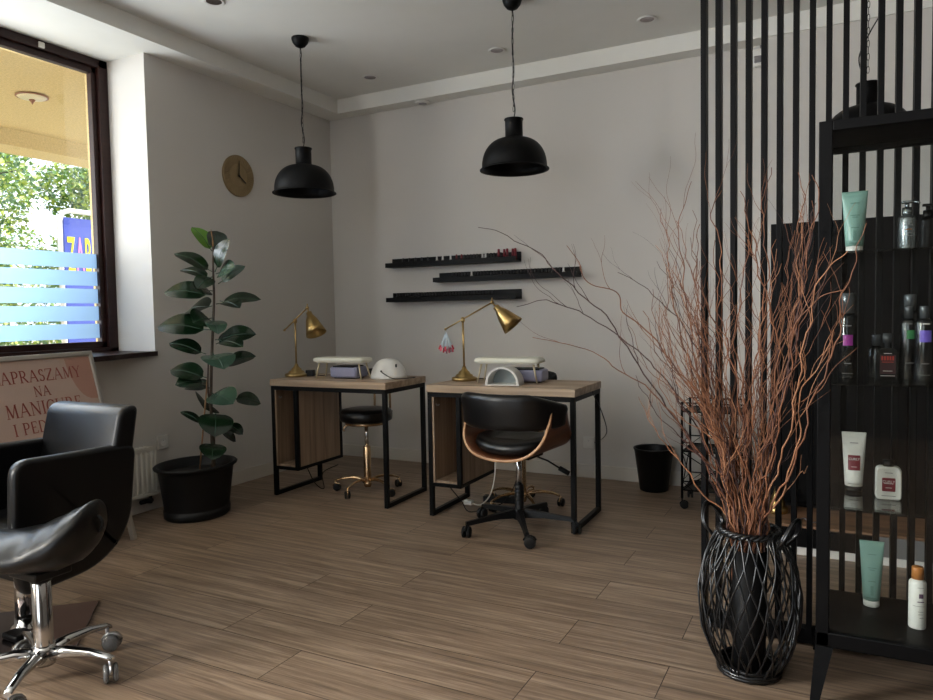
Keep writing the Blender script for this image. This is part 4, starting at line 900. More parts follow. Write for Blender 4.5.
# ================================================================== poster board
def serif_text(b, txt, h, m, x_c, z0, th=0.0012, adv=None):
    """Roman capitals drawn as strokes, centred on x_c with the baseline at z0, on the plane y = -th"""
    K, k = 0.135, 0.062
    def arc(cx, cz, rx, rz, a0, a1, w0, w1, n=12): return [('L', [(cx + rx * cos(radians(a0 + (a1 - a0) * i / n)), cz + rz * sin(radians(a0 + (a1 - a0) * i / n))) for i in range(n + 1)], [w0 + (w1 - w0) * abs(cos(radians(a0 + (a1 - a0) * i / n))) for i in range(n + 1)])]
    def ln(x0, z0, x1, z1, w): return [('L', [(x0, z0), (x1, z1)], [w, w])]
    def sf(x, z, w=0.3): return ln(x - w / 2, z, x + w / 2, z, 0.045)
    g = {
     'Z': (0.78, ln(0.06, 0.975, 0.74, 0.975, k) + ln(0.70, 0.95, 0.07, 0.05, K) + ln(0.04, 0.025, 0.76, 0.025, k) + ln(0.07, 0.98, 0.05, 0.78, 0.05) + ln(0.75, 0.03, 0.77, 0.25, 0.05)),
     'A': (0.90, ln(0.43, 1.0, 0.10, 0.02, k) + ln(0.43, 1.0, 0.80, 0.02, K) + ln(0.22, 0.36, 0.66, 0.36, k) + sf(0.10, 0.022, 0.24) + sf(0.80, 0.022, 0.28)),
     'P': (0.70, ln(0.17, 0.0, 0.17, 1.0, K) + sf(0.17, 0.022) + sf(0.12, 0.978, 0.2) + ln(0.17, 0.97, 0.36, 0.97, k) + ln(0.17, 0.47, 0.36, 0.47, k) + arc(0.36, 0.72, 0.24, 0.25, -90, 90, k, K)),
     'R': (0.82, ln(0.17, 0.0, 0.17, 1.0, K) + sf(0.17, 0.022) + sf(0.12, 0.978, 0.2) + ln(0.17, 0.97, 0.36, 0.97, k) + ln(0.17, 0.49, 0.36, 0.49, k) + arc(0.36, 0.73, 0.22, 0.24, -90, 90, k, K) + ln(0.36, 0.48, 0.72, 0.03, K) + sf(0.75, 0.022, 0.16)),
     'S': (0.62, arc(0.31, 0.74, 0.19, 0.235, 30, 270, k, K) + arc(0.30, 0.265, 0.21, 0.24, 90, -150, k, K) + ln(0.49, 0.97, 0.49, 0.76, 0.04) + ln(0.10, 0.03, 0.10, 0.25, 0.04)),
     'M': (1.05, ln(0.16, 0.02, 0.20, 0.98, k) + ln(0.20, 0.98, 0.51, 0.05, K) + ln(0.51, 0.05, 0.83, 0.98, k) + ln(0.84, 0.98, 0.89, 0.02, K) + sf(0.16, 0.022, 0.24) + sf(0.89, 0.022, 0.26) + sf(0.15, 0.978, 0.14) + sf(0.88, 0.978, 0.14)),
     'Y': (0.82, ln(0.08, 0.98, 0.41, 0.48, K) + ln(0.74, 0.98, 0.41, 0.48, k) + ln(0.41, 0.5, 0.41, 0.0, K) + sf(0.41, 0.022) + sf(0.09, 0.978, 0.24) + sf(0.74, 0.978, 0.2)),
     'N': (0.92, ln(0.16, 0.0, 0.16, 0.98, k) + ln(0.16, 0.98, 0.76, 0.02, K) + ln(0.76, 0.0, 0.76, 0.98, k) + sf(0.16, 0.022, 0.24) + sf(0.76, 0.978, 0.24) + sf(0.12, 0.978, 0.16)),
     'I': (0.36, ln(0.18, 0.0, 0.18, 1.0, K) + sf(0.18, 0.022) + sf(0.18, 0.978)),
     'C': (0.80, arc(0.45, 0.5, 0.36, 0.48, 42, 318, k, K, 20) + ln(0.72, 0.97, 0.73, 0.74, 0.04)),
     'U': (0.88, ln(0.16, 0.98, 0.16, 0.32, K) + arc(0.44, 0.33, 0.28, 0.31, 180, 360, k, K * 0.8) + ln(0.72, 0.32, 0.72, 0.98, k) + sf(0.16, 0.978) + sf(0.72, 0.978, 0.24)),
     'E': (0.70, ln(0.17, 0.0, 0.17, 1.0, K) + ln(0.17, 0.97, 0.60, 0.97, k) + ln(0.17, 0.52, 0.48, 0.52, k) + ln(0.17, 0.03, 0.62, 0.03, k) + ln(0.60, 0.97, 0.60, 0.80, 0.05) + ln(0.62, 0.03, 0.64, 0.22, 0.05) + ln(0.48, 0.60, 0.48, 0.44, 0.04)),
     'D': (0.88, ln(0.17, 0.0, 0.17, 1.0, K) + ln(0.1, 0.97, 0.36, 0.97, k) + ln(0.1, 0.03, 0.36, 0.03, k) + arc(0.36, 0.5, 0.40, 0.47, -90, 90, k, K, 16)),
     ' ': (0.38, []),
    }
    sp = 0.06
    W = sum(g[c][0] + sp for c in txt) - sp; x = x_c - W * h / 2 * 1.0
    nl = 0
    for c in txt:
        w, st = g[c]
        for _, P_, ws in st:
            y = -th - 0.00003 * (nl % 7); nl += 1
            L_, R_ = [], []
            for i in range(len(P_)):
                p = Vector(P_[i]); tt = (Vector(P_[min(i + 1, len(P_) - 1)]) - Vector(P_[max(i - 1, 0)])).normalized(); nn = Vector((-tt.y, tt.x)) * ws[i] / 2
                L_.append(p + nn); R_.append(p - nn)
            for i in range(len(P_) - 1):
                b.poly([(x + q.x * h, y, z0 + q.y * h) for q in (L_[i], L_[i + 1], R_[i + 1], R_[i])], m)
        x += (w + sp) * h
# basis: right edge of the board at the far end
er = Vector((-0.215, 0.977, 0)).normalized(); lean = Vector((-0.235, -0.052, 1.0)); eu = lean.normalized(); en = er.cross(eu).normalized()   # front normal points to the room
if en.x < 0: en = -en
t = empty('poster_board', (-3.25, 2.47, 0), 'framed salon poster board leaning back below the window, ZAPRASZAMY NA MANICURE I PEDICURE', 'poster board')
BW = 0.66
# local board frame: x to the right (far), y into the board (back), z up along it; origin at the far foot
MB = Matrix((er, -en, eu)).transposed().to_4x4() @ Matrix.Translation((-0.012, 0, 0))
Ht = 1.015; z0 = 0.10
b = B()
for x in (-BW, 0 - 0.0): b.box((x - 0.012, -0.012, 0.0), (x + 0.012, 0.016, Ht), ALU, 0.004)
b.box((-BW, -0.012, Ht - 0.024), (0, 0.016, Ht), ALU, 0.004); b.box((-BW, -0.012, z0), (0, 0.016, z0 + 0.024), ALU, 0.004)
for x in (-BW, 0):
    pass
b.xf(MB); b.build('frame', t)
b = B(); b.box((-BW + 0.01, -0.002, z0 + 0.02), (-0.01, 0.008, Ht - 0.02), POSTER); b.xf(MB); pn = b.build('poster', t)
b = B()      # blush blob in the upper right corner and an arch low on the sheet
c1 = [(-0.012, -0.0025, 0.985)] + [(-0.012 - 0.16 * cos(a) ** 0.7 if cos(a) > 0 else -0.012, -0.0025, 0.985 - 0.22 * sin(a) ** 1.3) for a in [pi / 2 * k / 10 for k in range(11)]]
b.poly(c1, POSTER2)
b.xf(MB); b.build('printed_corner', pn)
b = B(); b.poly([(-0.33 + 0.2 * cos(a), -0.0025, 0.50 + 0.13 * sin(a)) for a in [pi * k / 20 for k in range(21)]], POSTER2)
b.xf(MB); b.build('printed_arch', pn)
b = B(); b.poly([(-0.648, -0.0025, 0.985), (-0.56, -0.0025, 0.985), (-0.60, -0.0025, 0.93), (-0.648, -0.0025, 0.91)], POSTER2)
b.xf(MB); b.build('printed_shape', pn)
b = B(); xc = -0.345
serif_text(b, 'ZAPRASZAMY', 0.058, INK, xc, 0.885, 0.0035); serif_text(b, 'NA', 0.05, INK, xc, 0.813, 0.0035)
serif_text(b, 'MANICURE', 0.064, INK, xc, 0.728, 0.0035); serif_text(b, 'I PEDICURE', 0.056, INK, xc, 0.645, 0.0035)
b.xf(MB); b.build('lettering', pn, label='terracotta lettering')
b = B()
for x in (-BW + 0.03, -0.03):
    p0 = MB @ Vector((x, 0.02, 0.86)); p1 = p0 + Vector((-0.1, -0.02, -0.0)); p1.z = 0.012; b.cyl(p0, Vector((p0.x - 0.06, p0.y, 0.0)), 0.008, ALU, 10)
b.build('rear_strut', t)

# ================================================================== rubber plant
t = empty('rubber_plant', (-3.312, 2.935, 0), 'tall rubber plant with dark glossy leaves in an oval black pot by the window', 'potted plant')
PO = Vector((0.012, 0.035, 0.0))
b = B(); b.lathe([(0, 0.0), (0.155, 0.0), (0.168, 0.012), (0.17, 0.05), (0.163, 0.052), (0.165, 0.06), (0.19, 0.27), (0.196, 0.285), (0.21, 0.292), (0.213, 0.302), (0.205, 0.310), (0.192, 0.306), (0.182, 0.26), (0.178, 0.25), (0, 0.25)], (0, 0, 0), POTM, 56, sx=1.0, sy=1.16); b.build('pot', t)
b = B(); b.lathe([(0, 0.252), (0.17, 0.250)], (0, 0, 0.006), SOIL, 40, sx=1.0, sy=1.16); b.build('soil', t, kind='stuff')
sp = [[0.117, -0.028, 0.25], [0.117, -0.028, 0.32], [0.104, -0.014, 0.677], [0.107, 0.004, 0.965], [0.115, 0.024, 1.252], [0.11, 0.03, 1.42], [0.108, 0.038, 1.56]]
b = B(); pts = bez([Vector(p) + PO for p in sp], 6); b.tube(pts, [0.011 - 0.006 * i / len(pts) for i in range(len(pts))], STEMM, 10); b.build('stem', t)
b = B(); pts = bez([Vector(p) + PO for p in ([0.095, 0.0, 0.25], [0.10, 0.0, 0.5], [0.09, -0.02, 0.72], [0.1, -0.02, 0.9])], 6); b.tube(pts, [0.008 - 0.004 * i / len(pts) for i in range(len(pts))], STEMM, 8); b.build('stem', t)
b = B(); b.cyl(Vector((0.044, -0.066, 0.24)) + PO, Vector((0.09, -0.012, 0.86)) + PO, 0.0045, STAKE, 8); b.build('stake', t)
LEAVES= [[0.108, 0.036, 1.528, -0.0, -0.012, 1.68, 0.075, 'b'],
 [0.113, 0.039, 1.54, 0.066, 0.112, 1.664, 0.086, ''],
 [0.119, 0.035, 1.413, 0.227, 0.046, 1.602, 0.052, ''],
 [0.109, 0.03, 1.413, -0.091, -0.067, 1.532, 0.075, ''],
 [0.099, 0.023, 1.379, -0.125, 0.0, 1.44, 0.058, ''],
 [0.125, 0.037, 1.402, 0.296, 0.015, 1.433, 0.075, 'l'],
 [0.135, 0.04, 1.344, 0.236, 0.154, 1.454, 0.052, 'l'],
 [0.109, 0.029, 1.39, 0.123, -0.103, 1.318, 0.069, ''],
 [0.11, 0.024, 1.304, 0.113, -0.143, 1.312, 0.075, ''],
 [0.105, 0.02, 1.281, -0.141, -0.105, 1.309, 0.098, ''],
 [0.126, 0.028, 1.229, 0.32, 0.187, 1.26, 0.069, ''],
 [0.146, 0.04, 1.246, 0.323, 0.016, 1.208, 0.069, ''],
 [0.105, 0.017, 1.218, -0.108, 0.018, 1.193, 0.098, ''],
 [0.106, 0.013, 1.149, 0.105, -0.124, 1.128, 0.104, ''],
 [0.101, 0.007, 1.08, -0.2, -0.114, 1.114, 0.115, ''],
 [0.111, 0.016, 1.149, 0.253, -0.084, 1.065, 0.081, 'l'],
 [0.122, 0.015, 1.022, 0.332, 0.125, 1.058, 0.081, ''],
 [0.127, 0.016, 0.999, 0.176, 0.157, 1.046, 0.058, ''],
 [0.138, 0.023, 1.022, 0.339, 0.013, 0.989, 0.069, ''],
 [0.077, -0.013, 0.942, -0.113, -0.108, 1.015, 0.075, ''],
 [0.107, 0.003, 0.953, 0.284, -0.079, 0.87, 0.127, 'l'],
 [0.159, 0.025, 0.872, 0.296, 0.156, 0.929, 0.069, ''],
 [0.088, -0.015, 0.804, -0.107, -0.113, 0.86, 0.092, ''],
 [0.083, -0.019, 0.787, -0.015, -0.16, 0.78, 0.081, ''],
 [0.099, -0.013, 0.746, -0.105, -0.006, 0.751, 0.069, ''],
 [0.099, -0.014, 0.723, 0.292, -0.03, 0.67, 0.115, 'l'],
 [0.212, 0.042, 0.687, 0.324, 0.155, 0.649, 0.075, ''],
 [0.079, -0.027, 0.678, -0.01, 0.036, 0.62, 0.081, ''],
 [0.13, -0.004, 0.619, 0.234, -0.115, 0.493, 0.127, ''],
 [0.069, -0.04, 0.54, -0.054, -0.099, 0.617, 0.035, ''],
 [0.182, 0.019, 0.543, 0.269, 0.06, 0.478, 0.052, ''],
 [0.152, 0.001, 0.504, 0.197, 0.076, 0.43, 0.046, ''],
 [0.116, -0.021, 0.441, 0.205, -0.115, 0.361, 0.098, '']]
rnd = random.Random(11)
camdir = Vector((0.86, -0.5, 0.15))
def leaf(B0, T0, w, fl, i):
    B0 = Vector(B0) + PO; T0 = Vector(T0) + PO; ax = T0 - B0; L = ax.length; u = ax.normalized()
    side = u.cross(Vector((0, 0, 1)))
    if side.length < 0.2: side = u.cross(camdir)
    side.normalize()
    # blade normal leans up and somewhat to the room so the leaf shows its face
    nrm = (side.cross(u)).normalized()
    if nrm.z < 0: nrm = -nrm
    lean_ = camdir - u * camdir.dot(u); lean_.normalize()
    nrm = (nrm * (0.75 if fl != 'l' else 0.5) + lean_ * rnd.uniform(0.45, 0.85)).normalized(); side = u.cross(nrm).normalized(); nrm = side.cross(u).normalized()
    b = B(); NL, NW = 14, 6; rows = []
    ww = w * 1.5 / max(0.6, abs(lean_.dot(nrm)) ** 0.5)
    for a in range(NL + 1):
        s = a / NL; wid = ww / 2 * (max(0.0, sin(pi * min(1, s * 0.97 + 0.03) ** 0.9)) ** 0.6) * (1.0 if s < 0.9 else (1 - (s - 0.9) / 0.1 * 0.7)) if s > 0.0 else 0.002
        c = B0 + u * L * (0.14 + 0.86 * s) + nrm * (0.10 * L * sin(pi * s) * 0.8 - 0.02 * L) + Vector((0, 0, -0.02 * L * s * s))
        row = []
        for k in range(-NW // 2, NW // 2 + 1):
            q = k / (NW / 2); row.append(c + side * wid * q + nrm * wid * (0.22 * abs(q) ** 1.3 - 0.1 * q * q))
        rows.append(row)
    m = {'b': LEAFB, 'l': LEAFL}.get(fl, LEAFM)
    b.ring_loft(rows, m, closed=False)
    b.tube([B0, B0 + u * L * 0.15], 0.0028, LEAFL, 6)
    mid = [rows[a][NW // 2] + nrm * 0.0008 for a in range(0, NL + 1, 2)]; b.tube(mid, [0.0018] * (len(mid) - 1) + [0.0006], LEAFL, 5)
    kw = {}
    if fl == 'b': kw['label'] = 'bright young green leaf at the top'
    o = b.build('leaf', t, **kw)
for i, r_ in enumerate(LEAVES): leaf(r_[:3], r_[3:6], r_[6], r_[7], i)
b = B(); b.tube(bez([Vector(p) + PO for p in ([0.108, 0.038, 1.55], [0.104, 0.04, 1.6], [0.098, 0.036, 1.66])], 4), [0.005] * 4 + [0.003] * 4 + [0.0008], M('reddish_bud', (150, 110, 70), 0.5), 6); b.build('bud', t)

# ================================================================== glass display cabinet
t = empty('display_cabinet', (-0.047, 2.245, 0), 'black framed glass display cabinet with salon care products at the right', 'cabinet')
CW, CD, Z0, Z1, F = 0.62, 0.362, 0.174, 1.662, 0.034
b = B()
for x in (0, CW - F):
    for y in (0, CD - F): b.box((x, y, Z0), (x + F, y + F, Z1), BLACKS, 0.002)
for y in (0, CD - F): b.box((F, y, Z1 - 0.028), (CW - F, y + F, Z1), BLACKS, 0.002)
for x in (0, CW - F): b.box((x, F, Z1 - 0.028), (x + F, CD - F, Z1), BLACKS, 0.002)
b.build('frame', t)
b = B(); b.box((F * 0.5, F * 0.5, Z1 - 0.012), (CW - F * 0.5, CD - F * 0.5, Z1 - 0.002), BLACKS); b.build('top_board', t)
b = B(); b.box((0.0, 0.0, Z0), (CW, CD, Z0 + 0.042), BLACKS, 0.003); b.build('bottom_board', t)
for x, sx in ((0.0, -1), (CW - 0.045, 1)):
    for y, sy in ((0.0, -1), (CD - 0.03, 1)):
        b = B(); d = Vector((sx * 0.015, sy * 0.03, 0)); rg = []
        for z, w_ in ((Z0 + 0.0, 0.046), (0.0, 0.022)):
            k = d * (1 - z / Z0); xx = x if sx < 0 else x + 0.045 - w_
            rg.append([Vector((xx, y, z)) + k, Vector((xx + w_, y, z)) + k, Vector((xx + w_, y + 0.03, z)) + k, Vector((xx, y + 0.03, z)) + k])
        b.ring_loft(rg, BLACKS, smooth=False); b.build('leg', t)
b = B(); b.box((F, 0.012, Z0 + 0.042), (CW - F, 0.016, Z1 - 0.028), CGLASS); b.build('glass_door', t)
for x in (0.014, CW - 0.018):
    b = B(); b.box((x, F, Z0 + 0.042), (x + 0.004, CD - F, Z1 - 0.028), CGLASS); b.build('side_pane', t)
SH = (1.297, 0.925, 0.572)
SHG = glass_mat('shelf_glass', (0.90, 0.94, 0.92), 1.3)
for z in SH:
    b = B(); b.box((0.02, 0.03, z), (CW - 0.02, CD - 0.02, z + 0.006), SHG); b.build('glass_shelf', t)
SHZ = [z + 0.0062 for z in SH] + [Z0 + 0.0422]

def squeeze_tube(loc, rz, H, w_top, r_bot, body, cap, caph, label, cat='tube', prints=None, group=None, nm='cosmetic_tube', capgroove=False):
    t = empty(nm, loc, label, cat, group, rz)
    b = B(); rings = []; N = 36
    for k in range(9):
        s = k / 8; z = caph + (H - caph) * s; a_ = (r_bot * 1.04) * (1 - s) + (w_top / 2) * s; d_ = r_bot * 1.02 * (1 - s ** 1.4) + 0.0016 * s
        rings.append([Vector((a_ * cos(2 * pi * i / N), d_ * sin(2 * pi * i / N), z)) for i in range(N)])
    b.ring_loft(rings, body); bd = b.build('tube_body', t)
    b = B(); b.lathe([(0, 0), (r_bot * 0.96, 0), (r_bot, 0.003), (r_bot, caph - 0.001), (0, caph)], (0, 0, 0), cap, 32); b.build('cap', t)
    return t, bd
def front_y(z, H, caph, r_bot): return -(r_bot * 1.02 * (1 - max(0, (z - caph) / (H - caph)) ** 1.4) + 0.0016) - 0.001
def ink(b, x, z, w, h, m, H, caph, r): # little printed bar following the tube front
    y0 = front_y(z, H, caph, r); y1 = front_y(z + h, H, caph, r)
    y0 -= 0.0012; y1 -= 0.0012
    b.poly([(x - w / 2, y0 - 0.0006, z), (x + w / 2, y0 - 0.0006, z), (x + w / 2, y1 - 0.0006, z + h), (x - w / 2, y1 - 0.0006, z + h)], m)
RZ = 0.03
def mint(loc, H, wt, label, flip=False):
    tt, bd = squeeze_tube(loc, RZ, H, wt, 0.0225, MINT, WHITEP, 0.02, label, group=None)
    b = B()
    for z, w in ((0.80, 0.022), (0.60, 0.024), (0.57, 0.014), (0.40, 0.02)): ink(b, 0, H * z, w, 0.0018, MINTD, H, 0.02, 0.0225)
    for k in range(9): ink(b, 0, H * 0.20 + k * 0.0032, 0.008, 0.0016, MINTD, H, 0.02, 0.0225)
    ink(b, 0, H * 0.15, 0.03, 0.0015, MINTD, H, 0.02, 0.0225)
    b.build('print', bd)
mint((0.045, 2.385, SHZ[0]), 0.178, 0.068, 'mint green tube standing on the top glass shelf')
mint((0.103, 2.515, SHZ[3]), 0.203, 0.068, 'mint green tube standing on the bottom board of the cabinet')
# white tube with the dark red label
H = 0.182; tt, bd = squeeze_tube((0.051, 2.495, SHZ[2]), RZ, H, 0.068, 0.0235, WHITEP, BLACKP, 0.016, 'white tube with a dark red square label on the third glass shelf')
b = B(); rr = [(-0.0155 + 0.031 * i / 8) for i in range(9)]
def lab(b, x0, x1, z0, z1, r, m, H=None, caph=0, flat=None):
    n = 8; rows = []
    for z in (z0, z1):
        row = []
        for i in range(n + 1):
            x = x0 + (x1 - x0) * i / n
            if flat is not None: y = flat
            else:
                s = max(0, (z - caph) / (H - caph)); a_ = r * 1.04 * (1 - s) + 0.034 * s; d_ = r * 1.02 * (1 - s ** 1.4) + 0.0016 * s; y = -d_ * sqrt(max(0, 1 - (x / a_) ** 2)) - 0.0009
            row.append(Vector((x, y, z)))
        rows.append(row)
    b.ring_loft(rows, m, closed=False, smooth=False)
lab(b, -0.0165, 0.0165, 0.066, 0.112, 0.0235, LABRED, H, 0.016); b.build('label', bd, label='dark red square label')
b = B(); lab(b, -0.008, 0.008, 0.076, 0.0775, 0.0245, LABTXT, H, 0.016); lab(b, -0.011, 0.011, 0.148, 0.1505, 0.024, GREYTXT, H, 0.016); lab(b, -0.015, 0.015, 0.024, 0.0255, 0.024, GREYTXT, H, 0.016); b.build('print', bd)
text_mesh('CURLY', 0.0098, LABTXT, 'lettering', bd, Matrix.Translation((0, -0.0215, 0.098)) @ Matrix.Rotation(pi / 2 - 0.1, 4, 'X'), 0.0002)
# white flask with dark red label
t2 = empty('lotion_flask', (0.139, 2.42, SHZ[2]), 'flat white flask with a dark red square label on the third glass shelf', 'bottle', rz=RZ)
b = B(); ol = rounded([(-0.0335, 0), (0.0335, 0), (0.033, 0.098), (-0.033, 0.098)], [0.012, 0.012, 0.016, 0.016])
rings = [[Vector((x * s, y, 0.049 + (z - 0.049) * s)) for x, z in ol] for y, s in ((-0.018, 0.9), (-0.0165, 0.97), (-0.012, 1), (0.012, 1), (0.0165, 0.97), (0.018, 0.9))]
b.ring_loft(rings, WHITEP); fb = b.build('flask_body', t2)
b = B(); b.lathe([(0, 0.098), (0.014, 0.098), (0.015, 0.102), (0.015, 0.116), (0, 0.117)], (0, 0, 0), BLACKP, 20, sy=0.8); b.build('cap', t2)
b = B(); b.poly([(x, -0.0184, z) for x, z in rounded([(-0.017, 0.026), (0.017, 0.026), (0.017, 0.066), (-0.017, 0.066)], 0.003)], LABRED); b.build('label', fb, label='dark red square label')
b = B()
for k in (): b.poly([(-0.012 + k * 0.0052, -0.0188, 0.052), (-0.0088 + k * 0.0052, -0.0188, 0.052), (-0.0088 + k * 0.0052, -0.0188, 0.0595), (-0.012 + k * 0.0052, -0.0188, 0.0595)], LABTXT)
for z, w in ((0.0485, 0.024), (0.036, 0.016), (0.08, 0.02), (0.012, 0.036)): b.poly([(-w / 2, -0.0187, z), (w / 2, -0.0187, z), (w / 2, -0.0187, z + 0.0018), (-w / 2, -0.0187, z + 0.0018)], LABTXT if 0.03 < z < 0.06 else GREYTXT)
b.build('print', fb)
text_mesh('CURLY', 0.0102, LABTXT, 'lettering', fb, Matrix.Translation((0, -0.0186, 0.0515)) @ Matrix.Rotation(pi / 2, 4, 'X'), 0.0002)
# silver pump bottle
def bottle(nm, loc, r, h, body, label, cap=None, caph=0.03, capr=None, cat='bottle', pump=False, prints=(), neckr=None):
    t2 = empty(nm, loc, label, cat, rz=0.0)
    nr = neckr or r * 0.5
    b = B(); b.lathe([(0, 0), (r * 0.94, 0), (r, 0.003), (r, h - r * 0.55), (r * 0.93, h - r * 0.3), (r * 0.75, h - r * 0.1), (nr, h), (nr * 0.95, h + 0.004), (0, h + 0.004)], (0, 0, 0), body, 36); bd = b.build('bottle_body', t2)
    if pump:
        b = B(); b.lathe([(0, h + 0.002), (0.0125, h + 0.002), (0.013, h + 0.005), (0.0125, h + 0.022), (0, h + 0.022)], (0, 0, 0), cap, 24); b.cyl((0, 0, h + 0.02), (0, 0, h + 0.034), 0.0055, cap, 16)
        b.box((-0.014, -0.008, h + 0.034), (0.014, 0.008, h + 0.041), cap, 0.002); b.tube([(0.01, 0, h + 0.037), (0.026, -0.004, h + 0.036), (0.03, -0.005, h + 0.031)], 0.0032, cap, 8); b.build('pump', t2)
    elif cap:
        cr = capr or r * 0.7
        b = B(); b.lathe([(0, h + 0.001), (cr, h + 0.001), (cr, h + caph - 0.003), (cr * 0.9, h + caph), (0, h + caph)], (0, 0, 0), cap, 28); b.build('cap', t2)
    if prints:
        b = B()
        for x0, x1, z0, z1, m in prints:
            n = 5; rows = []
            for z in (z0, z1): rows.append([Vector((x0 + (x1 - x0) * i / n, -sqrt(max(1e-8, (r + 0.0005) ** 2 - (x0 + (x1 - x0) * i / n) ** 2)), z)) for i in range(n + 1)])
            b.ring_loft(rows, m, closed=False)
        b.build('print', bd)
    return t2
bottle('pump_bottle', (0.178, 2.42, SHZ[0]), 0.0235, 0.103, SILVER, 'silver pump bottle on the top glass shelf', SILVER, pump=True, prints=[(-0.008, 0.012, 0.072, 0.074, GREYTXT), (-0.006, 0.01, 0.06, 0.062, ORANGEC), (-0.006, 0.01, 0.05, 0.0515, GREYTXT), (-0.008, 0.012, 0.042, 0.0435, GREYTXT)])
bottle('pump_bottle', (0.236, 2.50, SHZ[0]), 0.021, 0.10, BLACKP, 'dark pump bottle standing behind the silver one on the top glass shelf', BLACKP, pump=True)
DK = M('smoky_dark_bottle', (18, 19, 21), 0.12, spec=0.8); DKC = M('smoky_grey_cap', (92, 96, 100), 0.25, 0.4)
bottle('hair_spray_can', (0.030, 2.44, SHZ[1]), 0.0255, 0.195, DK, 'tall dark spray can with a magenta mark, leftmost on the second glass shelf', DKC, 0.062, 0.021, 'spray can', prints=[(-0.012, 0.014, 0.10, 0.132, PINKL), (-0.008, 0.01, 0.158, 0.161, GREYTXT), (-0.008, 0.01, 0.045, 0.048, GREYTXT), (-0.014, 0.014, 0.016, 0.0175, GREYTXT)])
bottle('hair_spray_can', (0.0, 2.45, SHZ[1]), 0.0001, 0.001, DK, 'x') if False else None
t2 = empty('care_flask', (0.133, 2.42, SHZ[1]), 'square dark bottle with a red printed label on the second glass shelf', 'bottle', rz=RZ)
b = B(); ol = rounded([(-0.029, 0), (0.029, 0), (0.029, 0.084), (0.012, 0.094), (-0.012, 0.094), (-0.029, 0.084)], [0.005, 0.005, 0.012, 0.003, 0.003, 0.012]); rings = [[Vector((x * s, y, 0.045 + (z - 0.045) * s)) for x, z in ol] for y, s in ((-0.016, 0.94), (-0.014, 1), (0.014, 1), (0.016, 0.94))]
b.ring_loft(rings, DK, smooth=False); fb = b.build('flask_body', t2)
b = B(); b.lathe([(0, 0.092), (0.008, 0.092), (0.008, 0.108), (0.0125, 0.11), (0.0125, 0.136), (0, 0.137)], (0, 0, 0), DKC, 20); b.build('cap', t2)
b = B(); b.poly([(-0.02, -0.0164, 0.018), (0.02, -0.0164, 0.018), (0.02, -0.0164, 0.074), (-0.02, -0.0164, 0.074)], M('maroon_label', (58, 18, 22), 0.4)); b.build('label', fb)
b = B()
for k in range(5): b.poly([(-0.016 + k * 0.0068, -0.0168, 0.058), (-0.0115 + k * 0.0068, -0.0168, 0.058), (-0.0115 + k * 0.0068, -0.0168, 0.070), (-0.016 + k * 0.0068, -0.0168, 0.070)], REDT)
for z, w in ((0.052, 0.03), (0.026, 0.024), (0.012, 0.036), (0.077, 0.02)): b.poly([(-w / 2, -0.0168, z), (w / 2, -0.0168, z), (w / 2, -0.0168, z + 0.0018), (-w / 2, -0.0168, z + 0.0018)], LABTXT if z != 0.052 else REDT)
b.build('print', fb)
bottle('care_bottle', (0.108, 2.50, SHZ[1]), 0.024, 0.095, DK, 'dark bottle behind the square red-labelled one on the second glass shelf', DKC, 0.035, 0.013)
bottle('care_bottle', (0.186, 2.43, SHZ[1]), 0.0225, 0.178, DK, 'tall dark bottle with a green mark on the second glass shelf', DKC, 0.036, 0.012, prints=[(-0.006, 0.014, 0.12, 0.145, GREENL), (-0.004, 0.008, 0.162, 0.165, GREYTXT), (-0.008, 0.012, 0.05, 0.052, GREYTXT)])
bottle('care_bottle', (0.222, 2.405, SHZ[1]), 0.0235, 0.178, DK, 'tall dark bottle with a purple mark, beside the green-marked one', DKC, 0.036, 0.012, prints=[(-0.012, 0.016, 0.112, 0.145, PURP), (-0.006, 0.012, 0.162, 0.165, LABTXT), (-0.008, 0.012, 0.05, 0.052, GREYTXT), (-0.014, 0.014, 0.018, 0.0195, GREYTXT)])
bottle('care_bottle', (0.196, 2.51, SHZ[1]), 0.021, 0.20, DK, 'taller dark bottle at the back of the second glass shelf', DKC, 0.05, 0.017)
bottle('lotion_bottle', (0.214, 2.395, SHZ[3]), 0.0225, 0.142, WHITEP, 'white bottle with an orange brown cap on the bottom board of the cabinet', ORANGEC, 0.036, 0.0155, prints=[(-0.002, 0.014, 0.122, 0.1235, GREYTXT), (0.002, 0.013, 0.092, 0.105, RINGC), (-0.002, 0.015, 0.08, 0.083, RINGC), (-0.012, 0.016, 0.068, 0.0692, GREYTXT), (0.0, 0.014, 0.052, 0.0535, GREYTXT), (0.0, 0.012, 0.044, 0.0455, GREYTXT), (0.004, 0.014, 0.034, 0.036, GREYTXT)])

